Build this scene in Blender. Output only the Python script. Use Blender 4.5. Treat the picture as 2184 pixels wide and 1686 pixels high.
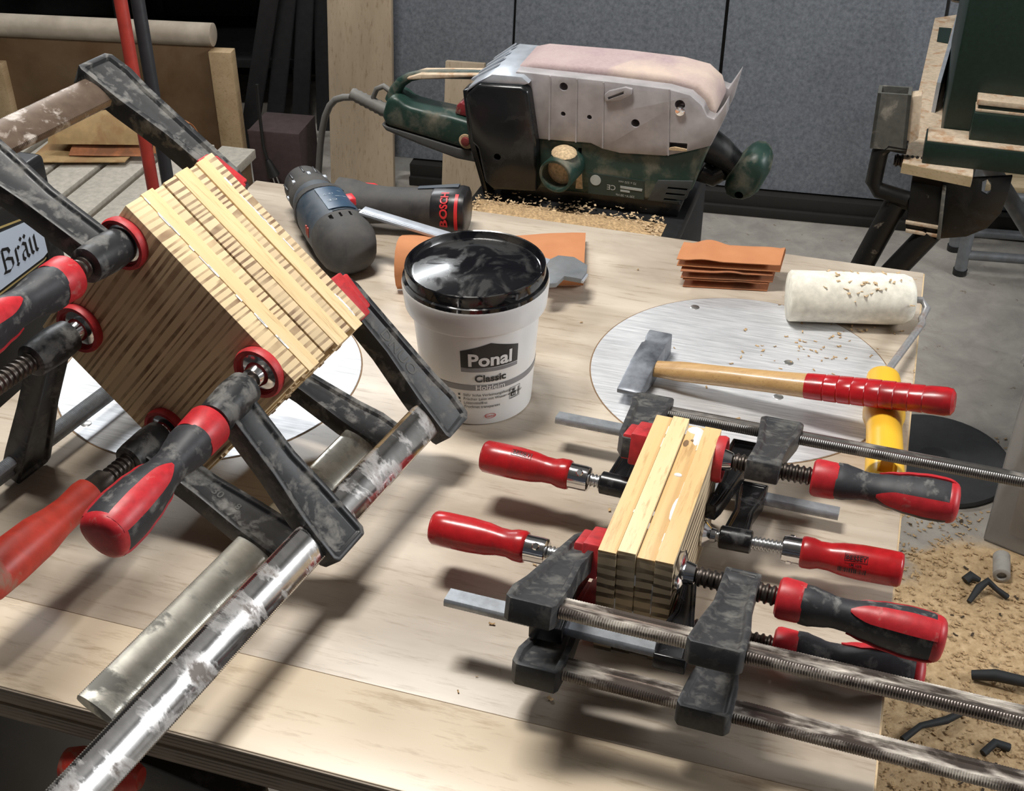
import bpy, bmesh, math, random
from mathutils import Vector, Matrix
import numpy as np

# ------------------------------------------------------------------ scene reset / camera / light
for o in list(bpy.data.objects): bpy.data.objects.remove(o)
scene = bpy.context.scene
COL = scene.collection
random.seed(7)
R = math.radians

W, H = 2184, 1686
FPX, PITCH, ROLL = 2720.5, 0.5982, -0.002     # solved from the two aluminium discs and the bench edges
TZ = 0.75                                     # height of the bench top
CH = 0.68 + TZ                                # camera height
_fw = Vector((0, math.cos(PITCH), -math.sin(PITCH)))
_u0 = Vector((0, math.sin(PITCH), math.cos(PITCH))); _r0 = Vector((1, 0, 0))
_rt = math.cos(ROLL) * _r0 + math.sin(ROLL) * _u0
_up = -math.sin(ROLL) * _r0 + math.cos(ROLL) * _u0
CAMP = Vector((0, 0, CH))
cam = bpy.data.objects.new('camera', bpy.data.cameras.new('camera'))
COL.objects.link(cam)
cam.matrix_world = Matrix(((_rt.x, _up.x, -_fw.x, 0), (_rt.y, _up.y, -_fw.y, 0), (_rt.z, _up.z, -_fw.z, CH), (0, 0, 0, 1)))
cam.data.sensor_width = 36; cam.data.lens = FPX * 36 / W
cam.data.clip_start = 0.02; cam.data.clip_end = 50
scene.camera = cam

scene.view_settings.view_transform = 'Standard'
scene.view_settings.look = 'None'
scene.view_settings.gamma = 1
scene.view_settings.use_curve_mapping = False
scene.view_settings.exposure = 0.0

wd = bpy.data.worlds.new('world'); scene.world = wd; wd.use_nodes = True
wd.node_tree.nodes['Background'].inputs[0].default_value = (0.80, 0.86, 1.0, 1)
wd.node_tree.nodes['Background'].inputs[1].default_value = 0.055

def area_light(name, loc, target, sx, sy, power, col):
    l = bpy.data.lights.new(name, 'AREA'); l.shape = 'RECTANGLE'; l.size = sx; l.size_y = sy
    l.energy = power; l.color = col
    o = bpy.data.objects.new(name, l); COL.objects.link(o); o.location = loc
    o.rotation_euler = (Vector(target) - Vector(loc)).to_track_quat('-Z', 'Y').to_euler()
    return o
area_light('ceiling_lamp_bench_offscreen', (-0.33, 1.12, 2.62), (-0.33, 1.12, TZ), 0.62, 0.22, 42, (1.0, 0.965, 0.91))
area_light('lamp_back_offscreen', (-0.98, 3.42, 2.46), (-0.1, 1.0, TZ), 1.0, 0.18, 32, (0.95, 0.98, 1.0))
area_light('lamp_right_offscreen', (2.9, 0.55, 2.1), (0.0, 0.8, TZ), 1.7, 0.40, 60, (0.97, 0.985, 1.0))

# ------------------------------------------------------------------ pixel helpers (a pixel gives a direction only)
def ray(x, y): return (x - W / 2) / FPX * _rt - (y - H / 2) / FPX * _up + _fw
def onz(x, y, z=0.0):
    d = ray(x, y); return CAMP + d * ((TZ + z - CH) / d.z)
def onplane(x, y, P, n):
    d = ray(x, y); return CAMP + d * ((Vector(P) - CAMP).dot(n) / d.dot(n))
def nearest_on_ray(x, y, P):
    d = ray(x, y).normalized(); return CAMP + d * (Vector(P) - CAMP).dot(d)
def V(x, y, z=0.0): return Vector((x, y, TZ + z))
YAW = -0.3047
TU = Vector((math.cos(YAW), math.sin(YAW), 0)); TN = Vector((-math.sin(YAW), math.cos(YAW), 0)); UP = Vector((0, 0, 1))
def tb(u, n, z=0.0): return TU * u + TN * n + UP * (TZ + z)

# ------------------------------------------------------------------ mesh helpers
def frame(o, x, y=None, z=None):
    x = Vector(x).normalized()
    if y is not None:
        z = x.cross(Vector(y)).normalized(); y = z.cross(x)
    else:
        y = Vector(z).cross(x).normalized(); z = x.cross(y)
    M = Matrix.Identity(4)
    for i in range(3): M[i][0], M[i][1], M[i][2], M[i][3] = x[i], y[i], z[i], o[i]
    return M

class MB:
    def __init__(s): s.v = []; s.f = []
    def add(s, vs, fs, M=None):
        b = len(s.v)
        s.v += [tuple(M @ Vector(p)) if M is not None else tuple(p) for p in vs]
        s.f += [tuple(i + b for i in f) for f in fs]; return s
    def box(s, c, d, M=None, taper=1.0):
        x, y, z = [k / 2 for k in d]; cx, cy, cz = c
        vs = [(cx + a * x * (taper if k > 0 else 1), cy + b * y * (taper if k > 0 else 1), cz + k * z) for k in (-1, 1) for a, b in ((-1, -1), (1, -1), (1, 1), (-1, 1))]
        return s.add(vs, [(3, 2, 1, 0), (4, 5, 6, 7), (0, 1, 5, 4), (1, 2, 6, 5), (2, 3, 7, 6), (3, 0, 4, 7)], M)
    def lathe(s, prof, n=24, M=None, cap=True):
        # profile of (x, r) along local X
        vs = []; fs = []
        for x, r in prof:
            for k in range(n):
                a = 2 * math.pi * k / n; vs.append((x, r * math.cos(a), r * math.sin(a)))
        m = len(prof)
        for i in range(m - 1):
            for k in range(n):
                k2 = (k + 1) % n; fs.append((i * n + k, i * n + k2, (i + 1) * n + k2, (i + 1) * n + k))
        if cap:
            fs.append(tuple(range(n - 1, -1, -1))); fs.append(tuple((m - 1) * n + k for k in range(n)))
        return s.add(vs, fs, M)
    def cyl(s, p0, p1, r, n=16, r1=None):
        p0 = Vector(p0); p1 = Vector(p1); d = p1 - p0
        t = Vector((0, 0, 1)) if abs(d.normalized().z) < .9 else Vector((0, 1, 0))
        return s.lathe([(0, r), (d.length, r if r1 is None else r1)], n, frame(p0, d, z=t))
    def loft(s, rings, close=True, cap=True, M=None):
        n = len(rings[0]); vs = [p for r in rings for p in r]; fs = []
        for i in range(len(rings) - 1):
            for k in range(n if close else n - 1):
                k2 = (k + 1) % n; fs.append((i * n + k, i * n + k2, (i + 1) * n + k2, (i + 1) * n + k))
        if cap and close:
            fs.append(tuple(range(n - 1, -1, -1))); fs.append(tuple((len(rings) - 1) * n + k for k in range(n)))
        return s.add(vs, fs, M)
    def prism(s, poly, z0, z1, M=None):
        n = len(poly); vs = [(x, y, z0) for x, y in poly] + [(x, y, z1) for x, y in poly]
        a = sum(poly[i][0] * poly[(i + 1) % n][1] - poly[(i + 1) % n][0] * poly[i][1] for i in range(n))
        fs = [(i, (i + 1) % n, n + (i + 1) % n, n + i) for i in range(n)] + [tuple(range(n - 1, -1, -1)), tuple(range(n, 2 * n))]
        if a < 0: fs = [f[::-1] for f in fs]
        return s.add(vs, fs, M)
    def inflate(s, poly, z0, z1, k=6, minscale=.55, M=None):
        # pillow-shaped solid over an outline: rounded towards both faces
        n = len(poly); cx = sum(p[0] for p in poly) / n; cy = sum(p[1] for p in poly) / n; rings = []
        a = sum(poly[i][0] * poly[(i + 1) % n][1] - poly[(i + 1) % n][0] * poly[i][1] for i in range(n))
        if a < 0: poly = poly[::-1]
        for i in range(2 * k + 1):
            t = -1 + i / k; w = math.sin(t * math.pi / 2); c = minscale + (1 - minscale) * math.cos(t * math.pi / 2) ** .7
            rings.append([(cx + (x - cx) * c, cy + (y - cy) * c, (z0 + z1) / 2 + (z1 - z0) / 2 * w) for x, y in poly])
        return s.loft(rings, M=M)
    def tube(s, pts, r, n=10, M=None):
        pts = [Vector(p) for p in pts]; rings = []; ref = None
        for i, p in enumerate(pts):
            d = (pts[min(i + 1, len(pts) - 1)] - pts[max(i - 1, 0)]).normalized()
            if ref is None: ref = d.orthogonal().normalized()
            ref = (ref - d * ref.dot(d)).normalized(); b = d.cross(ref)
            rr = r[i] if isinstance(r, (list, tuple)) else r
            rings.append([tuple(p + rr * (math.cos(2 * math.pi * k / n) * ref + math.sin(2 * math.pi * k / n) * b)) for k in range(n)])
        return s.loft(rings, M=M)
    def sheet(s, grid, th, M=None):
        # grid[i][j] of Vectors -> thin sheet with thickness
        m = len(grid); n = len(grid[0]); vs = []; fs = []
        nor = [[None] * n for _ in range(m)]
        for i in range(m):
            for j in range(n):
                a = grid[min(i + 1, m - 1)][j] - grid[max(i - 1, 0)][j]; b = grid[i][min(j + 1, n - 1)] - grid[i][max(j - 1, 0)]
                nor[i][j] = a.cross(b).normalized()
        for sg in (.5, -.5):
            for i in range(m):
                for j in range(n): vs.append(tuple(grid[i][j] + nor[i][j] * th * sg))
        q = m * n
        for i in range(m - 1):
            for j in range(n - 1):
                a = i * n + j; fs.append((a, a + n, a + n + 1, a + 1)); fs.append((q + a, q + a + 1, q + a + n + 1, q + a + n))
        bd = [(0, j) for j in range(n)] + [(i, n - 1) for i in range(1, m)] + [(m - 1, j) for j in range(n - 2, -1, -1)] + [(i, 0) for i in range(m - 2, 0, -1)]
        for k in range(len(bd)):
            a = bd[k][0] * n + bd[k][1]; c = bd[(k + 1) % len(bd)]; c = c[0] * n + c[1]
            fs.append((a, c, q + c, q + a))
        return s.add(vs, fs, M)

def build(name, mb, mat, bevel=0.0, seg=2, smooth=35, inset=None, merge=False):
    bm = bmesh.new(); vs = [bm.verts.new(p) for p in mb.v]
    for f in mb.f:
        try: bm.faces.new([vs[i] for i in f])
        except ValueError: pass
    if merge: bmesh.ops.remove_doubles(bm, verts=bm.verts, dist=1e-6)
    bm.normal_update()
    if inset:                                   # (axis, min area, thickness, depth): recess the big flat faces
        ax, amin, th, dp = inset
        for f in [f for f in bm.faces if abs(f.normal[ax]) > .98 and f.calc_area() > amin]:
            bmesh.ops.inset_region(bm, faces=[f], thickness=th, depth=0)
            bmesh.ops.inset_region(bm, faces=[f], thickness=abs(dp) * .5, depth=-dp)
        bm.normal_update()
    if bevel:
        es = [e for e in bm.edges if len(e.link_faces) == 2 and e.calc_face_angle(0) > .6]
        bmesh.ops.bevel(bm, geom=es, offset=bevel, segments=seg, affect='EDGES', profile=.5, clamp_overlap=True)
    bmesh.ops.recalc_face_normals(bm, faces=bm.faces)
    me = bpy.data.meshes.new(name); bm.to_mesh(me); bm.free()
    if smooth:
        me.polygons.foreach_set('use_smooth', [True] * len(me.polygons)); me.set_sharp_from_angle(angle=R(smooth))
    me.materials.append(mat)
    o = bpy.data.objects.new(name, me); COL.objects.link(o); return o

def tag(o, label, cat, group=None):
    o['label'] = label; o['category'] = cat
    if group: o['group'] = group
    return o
class Thing:
    def __init__(s, name, label, cat, M, group=None):
        if isinstance(M, Vector): M = Matrix.Translation(M)
        s.M = M; s.I = M.inverted(); s.o = bpy.data.objects.new(name, None); COL.objects.link(s.o)
        s.o.matrix_world = M; s.o.empty_display_size = .02; tag(s.o, label, cat, group)
    def part(s, name, mb, mat, parent=None, world=False, label=None, stuff=False, **k):
        if world: mb.v = [tuple(s.I @ Vector(p)) for p in mb.v]
        o = build(name, mb, mat, **k); o.parent = parent or s.o
        if label: o['label'] = label
        if stuff: o['kind'] = 'stuff'
        return o
def single(name, mb, mat, label, cat, base, group=None, **k):
    mb.v = [tuple(Vector(p) - Vector(base)) for p in mb.v]
    o = build(name, mb, mat, **k); o.location = base; return tag(o, label, cat, group)
def struct(name, mb, mat, **k):
    o = build(name, mb, mat, **k); o['kind'] = 'structure'; return o

def text_mb(body, size, M, bold=0.0, align='CENTER', wrap=None, spacing=1.0):
    # letters as flat mesh; wrap maps the (x, y) of the letter plane to a 3D point
    c = bpy.data.curves.new('t', 'FONT'); c.body = body; c.size = size; c.align_x = align; c.align_y = 'CENTER'; c.offset = bold * size
    c.space_character = spacing; c.resolution_u = 3
    o = bpy.data.objects.new('t', c); COL.objects.link(o)
    me = o.evaluated_get(bpy.context.evaluated_depsgraph_get()).to_mesh()
    mb = MB(); vs = [v.co.copy() for v in me.vertices]; fs = [tuple(p.vertices) for p in me.polygons]
    if wrap: mb.add([wrap(p.x, p.y) for p in vs], fs)
    else: mb.add([(p.x, p.y, 0) for p in vs], fs, M)
    bpy.data.objects.remove(o); return mb

def cut(obj, mb):
    """subtract a closed solid (world coordinates) from a mesh object"""
    c = build('cutter', mb, obj.data.materials[0], smooth=0); bpy.context.view_layer.update()
    m = obj.modifiers.new('cut', 'BOOLEAN'); m.object = c; m.operation = 'DIFFERENCE'; m.solver = 'EXACT'
    me = bpy.data.meshes.new_from_object(obj.evaluated_get(bpy.context.evaluated_depsgraph_get()))
    obj.modifiers.clear(); obj.data = me; bpy.data.objects.remove(c)
    me.polygons.foreach_set('use_smooth', [True] * len(me.polygons)); me.set_sharp_from_angle(angle=R(35))

# ------------------------------------------------------------------ materials
def nt(name):
    m = bpy.data.materials.new(name); m.use_nodes = True; t = m.node_tree
    return m, t, t.nodes['Principled BSDF']
def nd(t, typ, **k):
    n = t.nodes.new(typ)
    for a, v in k.items(): setattr(n, a, v)
    return n
def coords(t, scale=(1, 1, 1), rot=(0, 0, 0), loc=(0, 0, 0)):
    tc = nd(t, 'ShaderNodeTexCoord'); mp = nd(t, 'ShaderNodeMapping')
    mp.inputs['Scale'].default_value = scale; mp.inputs['Rotation'].default_value = rot; mp.inputs['Location'].default_value = loc
    t.links.new(tc.outputs['Object'], mp.inputs['Vector']); return mp.outputs[0]
def noise(t, vec, scale, detail=4, rough=.55, dist=0):
    n = nd(t, 'ShaderNodeTexNoise'); t.links.new(vec, n.inputs['Vector'])
    n.inputs['Scale'].default_value = scale; n.inputs['Detail'].default_value = detail; n.inputs['Roughness'].default_value = rough
    n.inputs['Distortion'].default_value = dist; return n.outputs['Fac']
def ramp(t, fac, stops, interp='LINEAR'):
    r = nd(t, 'ShaderNodeValToRGB'); r.color_ramp.interpolation = interp; e = r.color_ramp.elements
    while len(e) < len(stops): e.new(.5)
    for i, (p, c) in enumerate(stops):
        e[i].position = p; e[i].color = tuple(c) + (1,) if len(c) == 3 else c
    t.links.new(fac, r.inputs[0]); return r.outputs[0]
def mix(t, fac, a, b, mode='MIX'):
    m = nd(t, 'ShaderNodeMix', data_type='RGBA', blend_type=mode)
    for k, x in ((0, fac), (6, a), (7, b)):
        if hasattr(x, 'links'): t.links.new(x, m.inputs[k])
        elif k == 0: m.inputs[0].default_value = x
        else: m.inputs[k].default_value = tuple(x) + (1,)
    return m.outputs[2]
def bump(t, b, fac, st=.2, d=.001):
    n = nd(t, 'ShaderNodeBump'); n.inputs['Strength'].default_value = st; n.inputs['Distance'].default_value = d
    t.links.new(fac, n.inputs['Height']); t.links.new(n.outputs[0], b.inputs['Normal'])
def g(v): return (v, v, v)
def plain(name, col, rough=.5, metal=0.0, vary=.12, scale=60, bmp=0.0, coat=0.0, spec=.5):
    m, t, b = nt(name); v = coords(t); f = noise(t, v, scale, 5)
    c = mix(t, ramp(t, f, [(.35, g(0)), (.7, g(1))]), tuple(k * (1 - vary) for k in col), tuple(min(1, k * (1 + vary)) for k in col))
    t.links.new(c, b.inputs['Base Color']); b.inputs['Metallic'].default_value = metal; b.inputs['Roughness'].default_value = rough
    b.inputs['Coat Weight'].default_value = coat; b.inputs['Specular IOR Level'].default_value = spec
    if bmp: bump(t, b, f, bmp)
    return m
def dirty(name, col, dirt, amount=.5, rough=.45, metal=0.0, scale=45, drough=.8, stretch=(1, 1, 1), bmp=.15, soft=.06):
    # base material with patches of dried glue / dust (wear with a shape of its own)
    m, t, b = nt(name); v = coords(t, stretch); f = noise(t, v, scale, 7, .62, .3); f2 = noise(t, v, scale * 3.1, 4)
    k = ramp(t, f, [(1 - amount - soft, g(0)), (1 - amount + soft, g(1))])
    base = mix(t, ramp(t, f2, [(.3, g(0)), (.7, g(1))]), tuple(c * .82 for c in col), tuple(min(1, c * 1.12) for c in col))
    t.links.new(mix(t, k, base, dirt), b.inputs['Base Color'])
    t.links.new(ramp(t, k, [(0, g(rough)), (1, g(drough))]), b.inputs['Roughness'])
    if metal: t.links.new(ramp(t, k, [(0, g(metal)), (1, g(0))]), b.inputs['Metallic'])
    if bmp: bump(t, b, f, bmp)
    return m
def wood(name, a, b_, grain=(3, 60, 60), scale=1.0, rough=.55, knots=True, stain=None, samt=.3, rot=(0, 0, 0), coat=0.0, contrast=(.3, .72)):
    m, t, b = nt(name); v = coords(t, grain, rot); f = noise(t, v, scale, 6, .6, .6)
    c = mix(t, ramp(t, f, [(contrast[0], g(0)), (contrast[1], g(1))]), a, b_)
    f2 = noise(t, coords(t, tuple(k ** .6 for k in grain), rot, (3, 1, 2)), scale, 3)
    c = mix(t, .55, c, mix(t, ramp(t, f2, [(.35, g(0)), (.65, g(1))]), tuple(k * .86 for k in a), tuple(min(1, k * 1.06) for k in b_)))
    f4 = noise(t, coords(t, tuple(k * 4.5 for k in grain), rot, (1, 5, 2)), scale, 5, .7)
    c = mix(t, 1.0, c, ramp(t, f4, [(.28, (.66, .60, .54)), (.46, (1, 1, 1)), (.75, (1.0, 1.0, 1.0))]), 'MULTIPLY')
    if stain:
        f3 = noise(t, coords(t, (2.2, 4.5, 4.5), rot), 2.3, 5, .6, .4)
        c = mix(t, ramp(t, f3, [(.62 - samt, g(0)), (.86 - samt * .5, g(.85))]), c, stain)
    t.links.new(c, b.inputs['Base Color']); b.inputs['Roughness'].default_value = rough; b.inputs['Coat Weight'].default_value = coat
    bump(t, b, f, .08); return m
def plybands(name, axis, pitch, light, dark, white=None, dashes=.5, sharp=.02, stretch=(1, 1, 1), seed=0.0, duty=.55, wobamp=.5):
    # plywood end grain: layers across one axis
    m, t, b = nt(name); v = coords(t, loc=(seed, seed * 1.7, seed * .6)); sx = nd(t, 'ShaderNodeSeparateXYZ'); t.links.new(v, sx.inputs[0])
    wob = noise(t, coords(t, stretch, loc=(seed, 0, seed)), 60, 3)
    ad = nd(t, 'ShaderNodeMath', operation='MULTIPLY_ADD'); t.links.new(wob, ad.inputs[0]); ad.inputs[1].default_value = pitch * wobamp; t.links.new(sx.outputs[axis], ad.inputs[2])
    dv = nd(t, 'ShaderNodeMath', operation='DIVIDE'); t.links.new(ad.outputs[0], dv.inputs[0]); dv.inputs[1].default_value = pitch
    fl = nd(t, 'ShaderNodeMath', operation='FLOOR'); t.links.new(dv.outputs[0], fl.inputs[0])
    fr = nd(t, 'ShaderNodeMath', operation='FRACT'); t.links.new(dv.outputs[0], fr.inputs[0])
    wn = nd(t, 'ShaderNodeTexWhiteNoise', noise_dimensions='1D'); t.links.new(fl.outputs[0], wn.inputs['W'])
    dk = ramp(t, fr.outputs[0], [(0, g(0)), (duty, g(0)), (duty + .06, g(1)), (.97, g(1)), (1, g(0))])
    fib = noise(t, coords(t, stretch, loc=(0, seed, 1)), 330, 3, .6)
    pal = mix(t, wn.outputs[0], tuple(k * .84 for k in light), light)
    drk = mix(t, fib, dark, tuple(min(1, k * 2.1) for k in dark))
    ms = nd(t, 'ShaderNodeMath', operation='MULTIPLY'); t.links.new(dk, ms.inputs[0])
    br = ramp(t, noise(t, coords(t, (1, 1, 1), loc=(seed * 3, 0, 0)), 26, 3), [(.5 - dashes * .3, g(1)), (.62, g(.25))])
    t.links.new(br, ms.inputs[1])
    c = mix(t, ms.outputs[0], pal, drk)
    t.links.new(c, b.inputs['Base Color']); b.inputs['Roughness'].default_value = .7; bump(t, b, ms.outputs[0], -.15, .0006); return m

M_ = {}
M_['bench'] = wood('bench_veneer', (.40, .325, .245), (.66, .58, .48), (2.0, 18, 18), 2.4, .36, stain=(.30, .24, .185), samt=.16, contrast=(.22, .72))
M_['benchfront'] = wood('bench_front_veneer', (.62, .50, .36), (.75, .64, .49), (1.6, 10, 10), 2.2, .38)
M_['edge'] = plybands('bench_edge_plies', 2, .0036, (.36, .30, .24), (.11, .085, .065), stretch=(.15, .15, 1), dashes=.2)
M_['edge_r'] = wood('bench_side_edge', (.52, .38, .22), (.68, .52, .32), (3, 8, 90), 3, .6)
m, t, b = nt('brushed_aluminium'); v = coords(t, (14, 240, 14), (0, 0, R(-22))); f = noise(t, v, 1.6, 5, .7); f2 = noise(t, coords(t), 14, 4)
t.links.new(mix(t, ramp(t, f, [(.3, g(0)), (.7, g(1))]), (.46, .47, .49), (.80, .81, .83)), b.inputs['Base Color']); b.inputs['Metallic'].default_value = .45
t.links.new(ramp(t, f2, [(.3, g(.42)), (.7, g(.60))]), b.inputs['Roughness']); bump(t, b, f, .10, .0004); M_['alu'] = m
M_['zinc'] = dirty('zinc_plated_steel', (.40, .43, .47), (.24, .25, .26), .42, .46, .6, 55, .6, soft=.14)
M_['chrome'] = plain('chrome_steel', (.78, .78, .80), .12, 1.0, .06)
M_['barA'] = dirty('bright_clamp_bar', (.80, .79, .78), (.15, .125, .11), .42, .13, 1.0, 42, .5, (1, .6, .6), .1, .07)
M_['barA2'] = dirty('dull_clamp_bar', (.66, .65, .58), (.26, .26, .235), .44, .36, .62, 40, .65, (1, .7, .7), .12, .05)
M_['barT'] = dirty('gluey_clamp_bar', (.20, .165, .145), (.60, .55, .48), .46, .30, .75, 40, .75, (.55, 1.5, 1.5), .2, .10)
M_['barTd'] = dirty('dark_clamp_bar', (.20, .19, .18), (.40, .37, .33), .36, .33, .8, 48, .75, (.5, 1.5, 1.5), .2, .10)
M_['iron'] = dirty('black_cast_iron', (.020, .021, .023), (.15, .145, .135), .43, .42, 0, 60, .8, soft=.07)
M_['irongrey'] = dirty('dusty_cast_iron', (.034, .035, .038), (.125, .12, .108), .40, .5, 0, 70, .85, soft=.10)
M_['ironblk'] = dirty('glossy_black_iron', (.010, .010, .011), (.05, .05, .052), .36, .25, 0, 50, .6)
M_['thread'] = plain('oily_screw_steel', (.10, .085, .075), .38, .85, .3, 90)
M_['threadz'] = plain('zinc_screw_steel', (.55, .56, .57), .3, .9, .15, 90)
M_['redp'] = dirty('red_plastic', (.50, .022, .030), (.46, .16, .14), .33, .42, 0, 60, .7)
M_['redcap'] = dirty('red_soft_cap', (.50, .03, .035), (.30, .02, .025), .40, .5, 0, 50, .6)
M_['blackrub'] = dirty('black_rubber_grip', (.028, .029, .034), (.22, .215, .20), .36, .55, 0, 75, .85, (1, 1, 1), .2, .10)
M_['redwood'] = dirty('red_lacquered_wood', (.47, .016, .020), (.36, .014, .018), .45, .24, 0, 40, .3)
M_['redworn'] = dirty('worn_red_lacquer', (.56, .050, .030), (.40, .20, .14), .40, .42, 0, 42, .7, (1, .6, .6), .2, .05)
M_['ply1'] = plybands('plywood_end_grain', 0, .0064, (.80, .62, .37), (.14, .080, .042), stretch=(1, .06, .03), dashes=.42, duty=.60, wobamp=2.6)
M_['ply1b'] = plybands('plywood_end_grain_dark', 0, .0057, (.74, .57, .35), (.13, .078, .045), stretch=(1, .06, .03), dashes=.38, seed=.37, duty=.56, wobamp=2.6)
M_['solid1'] = wood('pale_pine_batten', (.80, .56, .28), (.93, .74, .44), (4, 60, 60), 1.6, .45)
M_['ply2'] = plybands('plywood_stack_end', 2, .0088, (.72, .58, .38), (.10, .072, .045), stretch=(.2, .12, 1.2), dashes=.25, duty=.52, wobamp=1.2)
M_['ply2top'] = wood('plywood_face_veneer', (.72, .46, .20), (.86, .62, .32), (30, 3, 30), 1.4, .5)
M_['ply2pale'] = wood('pale_plywood_face', (.86, .64, .34), (.93, .74, .46), (40, 5, 40), 1.4, .5)
M_['glue'] = plain('dried_white_glue', (.86, .86, .87), .35, 0, .04)
M_['glueline'] = plain('dark_glue_line', (.20, .12, .06), .8)
M_['white'] = plain('white_plastic', (.78, .78, .77), .28, 0, .02, 8)
M_['label_black'] = plain('printed_black', (.012, .012, .014), .35, 0, .05)
M_['label_grey'] = plain('printed_grey', (.22, .22, .235), .35, 0, .05)
M_['label_white'] = plain('printed_white', (.80, .80, .80), .4, 0, .03)
M_['label_red'] = plain('printed_red', (.55, .03, .03), .4, 0, .05)
m, t, b = nt('glossy_black_lid'); f = noise(t, coords(t), 30, 6, .55, .8); k = ramp(t, f, [(.47, g(0)), (.55, g(1))])
t.links.new(mix(t, k, (.006, .006, .008), (.030, .030, .030)), b.inputs['Base Color']); t.links.new(ramp(t, k, [(0, g(.06)), (1, g(.28))]), b.inputs['Roughness']); b.inputs['Coat Weight'].default_value = .3; b.inputs['Coat Roughness'].default_value = .12
M_['lid'] = m
M_['lidrim'] = plain('black_lid_rim', (.008, .008, .009), .2, 0, .1)
M_['yellow'] = plain('yellow_plastic', (.86, .50, .04), .33, 0, .05, 12)
M_['foam'] = dirty('cream_foam_roller', (.86, .83, .72), (.74, .66, .50), .28, .85, 0, 40, .9, bmp=.04, soft=.1)
M_['wire'] = dirty('painted_grey_wire', (.34, .34, .35), (.22, .16, .13), .40, .45, .4, 50, .7)
M_['ash'] = wood('ash_hammer_handle', (.47, .27, .105), (.70, .46, .21), (3, 90, 90), 1.5, .33, coat=.3)
M_['hammer'] = dirty('forged_steel', (.11, .12, .14), (.26, .28, .31), .46, .40, .6, 45, .35, soft=.2)
M_['redhandle'] = dirty('red_dipped_lacquer', (.47, .014, .020), (.30, .012, .016), .42, .22, 0, 30, .3)
m, t, b = nt('sandpaper_back'); f = noise(t, coords(t), 35, 6); t.links.new(mix(t, f, (.42, .155, .060), (.58, .25, .105)), b.inputs['Base Color']); b.inputs['Roughness'].default_value = .8; M_['sand'] = m
M_['sandbrown'] = dirty('worn_sandpaper', (.44, .17, .075), (.30, .13, .065), .45, .85, 0, 25, .9)
M_['sandtan'] = dirty('tan_paper', (.42, .28, .13), (.34, .20, .09), .45, .85, 0, 14, .9)
M_['blue'] = dirty('dusty_blue_plastic', (.022, .042, .066), (.085, .095, .105), .50, .42, 0, 30, .7, soft=.2)
M_['drillblk'] = dirty('dusty_black_rubber', (.026, .027, .030), (.085, .08, .074), .50, .6, 0, 36, .8, soft=.2)
M_['battery'] = plain('battery_black', (.016, .016, .018), .35)
M_['boschred'] = plain('signal_red', (.62, .03, .04), .4)
M_['green'] = dirty('dusty_green_plastic', (.016, .046, .036), (.21, .19, .145), .42, .42, 0, 26, .85, soft=.12)
M_['sgrey'] = dirty('grey_cast_aluminium', (.40, .38, .39), (.52, .44, .31), .27, .46, .1, 16, .8, soft=.05)
M_['slight'] = plain('light_grey_metal', (.50, .54, .60), .35, .4)
M_['sblack'] = dirty('dusty_black_plastic', (.010, .011, .012), (.05, .05, .048), .35, .25, 0, 20, .6, soft=.15)
m, t, b = nt('sanding_belt'); v = coords(t); f = noise(t, v, 260, 3); f2 = noise(t, v, 14, 5)
dv_ = nd(t, 'ShaderNodeVectorMath', operation='DOT_PRODUCT'); t.links.new(v, dv_.inputs[0]); dv_.inputs[1].default_value = tuple(TU * 1.0 - TN * .55)
sp_ = ramp(t, dv_.outputs['Value'], [(0, g(0)), (.003, g(1))])
for e_ in (0,): pass
dustf = ramp(t, f2, [(.38, g(0)), (.72, g(1))])
t.links.new(mix(t, dustf, mix(t, f, (.34, .25, .26), (.50, .38, .38)), mix(t, sp_, (.50, .40, .38), (.64, .52, .42))), b.inputs['Base Color']); b.inputs['Roughness'].default_value = .95; bump(t, b, f, .4, .0008); M_['belt'] = m
M_['dust'] = plain('sawdust', (.47, .32, .17), .95, 0, .35, 300, .5)
M_['dust2'] = plain('pale_sawdust', (.58, .43, .26), .95, 0, .3, 300, .5)
M_['felt'] = None
m, t, b = nt('grey_felt_panel'); f = noise(t, coords(t), 110, 5, .7); f2 = noise(t, coords(t), 3, 3)
t.links.new(mix(t, ramp(t, f, [(.3, g(0)), (.7, g(1))]), (.12, .133, .155), (.25, .27, .30)), b.inputs['Base Color']); b.inputs['Roughness'].default_value = .95; M_['felt'] = m
M_['boardpale'] = wood('pale_leaning_board', (.46, .36, .25), (.58, .47, .34), (40, 40, 2.5), 1.0, .6)
M_['black'] = plain('black_paint', (.012, .012, .013), .5, 0, .3)
M_['darkgap'] = plain('black_skirting', (.016, .014, .012), .7)
M_['wall'] = plain('dark_workshop_wall', (.045, .042, .040), .9)
M_['ceil'] = plain('grey_ceiling', (.32, .31, .30), .9)
M_['brown'] = dirty('brown_varnished_panel', (.115, .062, .026), (.20, .135, .075), .40, .5, 0, 6, .7, (1, 1, .4), .1, .25)
M_['roll'] = dirty('dusty_pale_roll', (.52, .45, .36), (.30, .24, .18), .40, .8, 0, 7, .9, soft=.2)
M_['slat'] = dirty('dusty_white_slat', (.54, .50, .43), (.34, .29, .22), .28, .75, 0, 30, .9, soft=.03)
M_['slatgap'] = plain('brown_underframe', (.16, .10, .05), .8)
M_['post'] = wood('pale_spruce_post', (.42, .29, .15), (.58, .43, .26), (40, 40, 3), 1.0, .6)
M_['redpole'] = plain('red_painted_tube', (.36, .040, .028), .4)
M_['greypole'] = plain('dark_painted_tube', (.030, .030, .034), .4)
M_['mauve'] = plain('mauve_cardboard', (.075, .050, .050), .85)
M_['cable'] = plain('grey_rubber_cable', (.16, .155, .145), .6)
M_['blackcable'] = plain('black_cable', (.015, .015, .015), .5)
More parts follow.
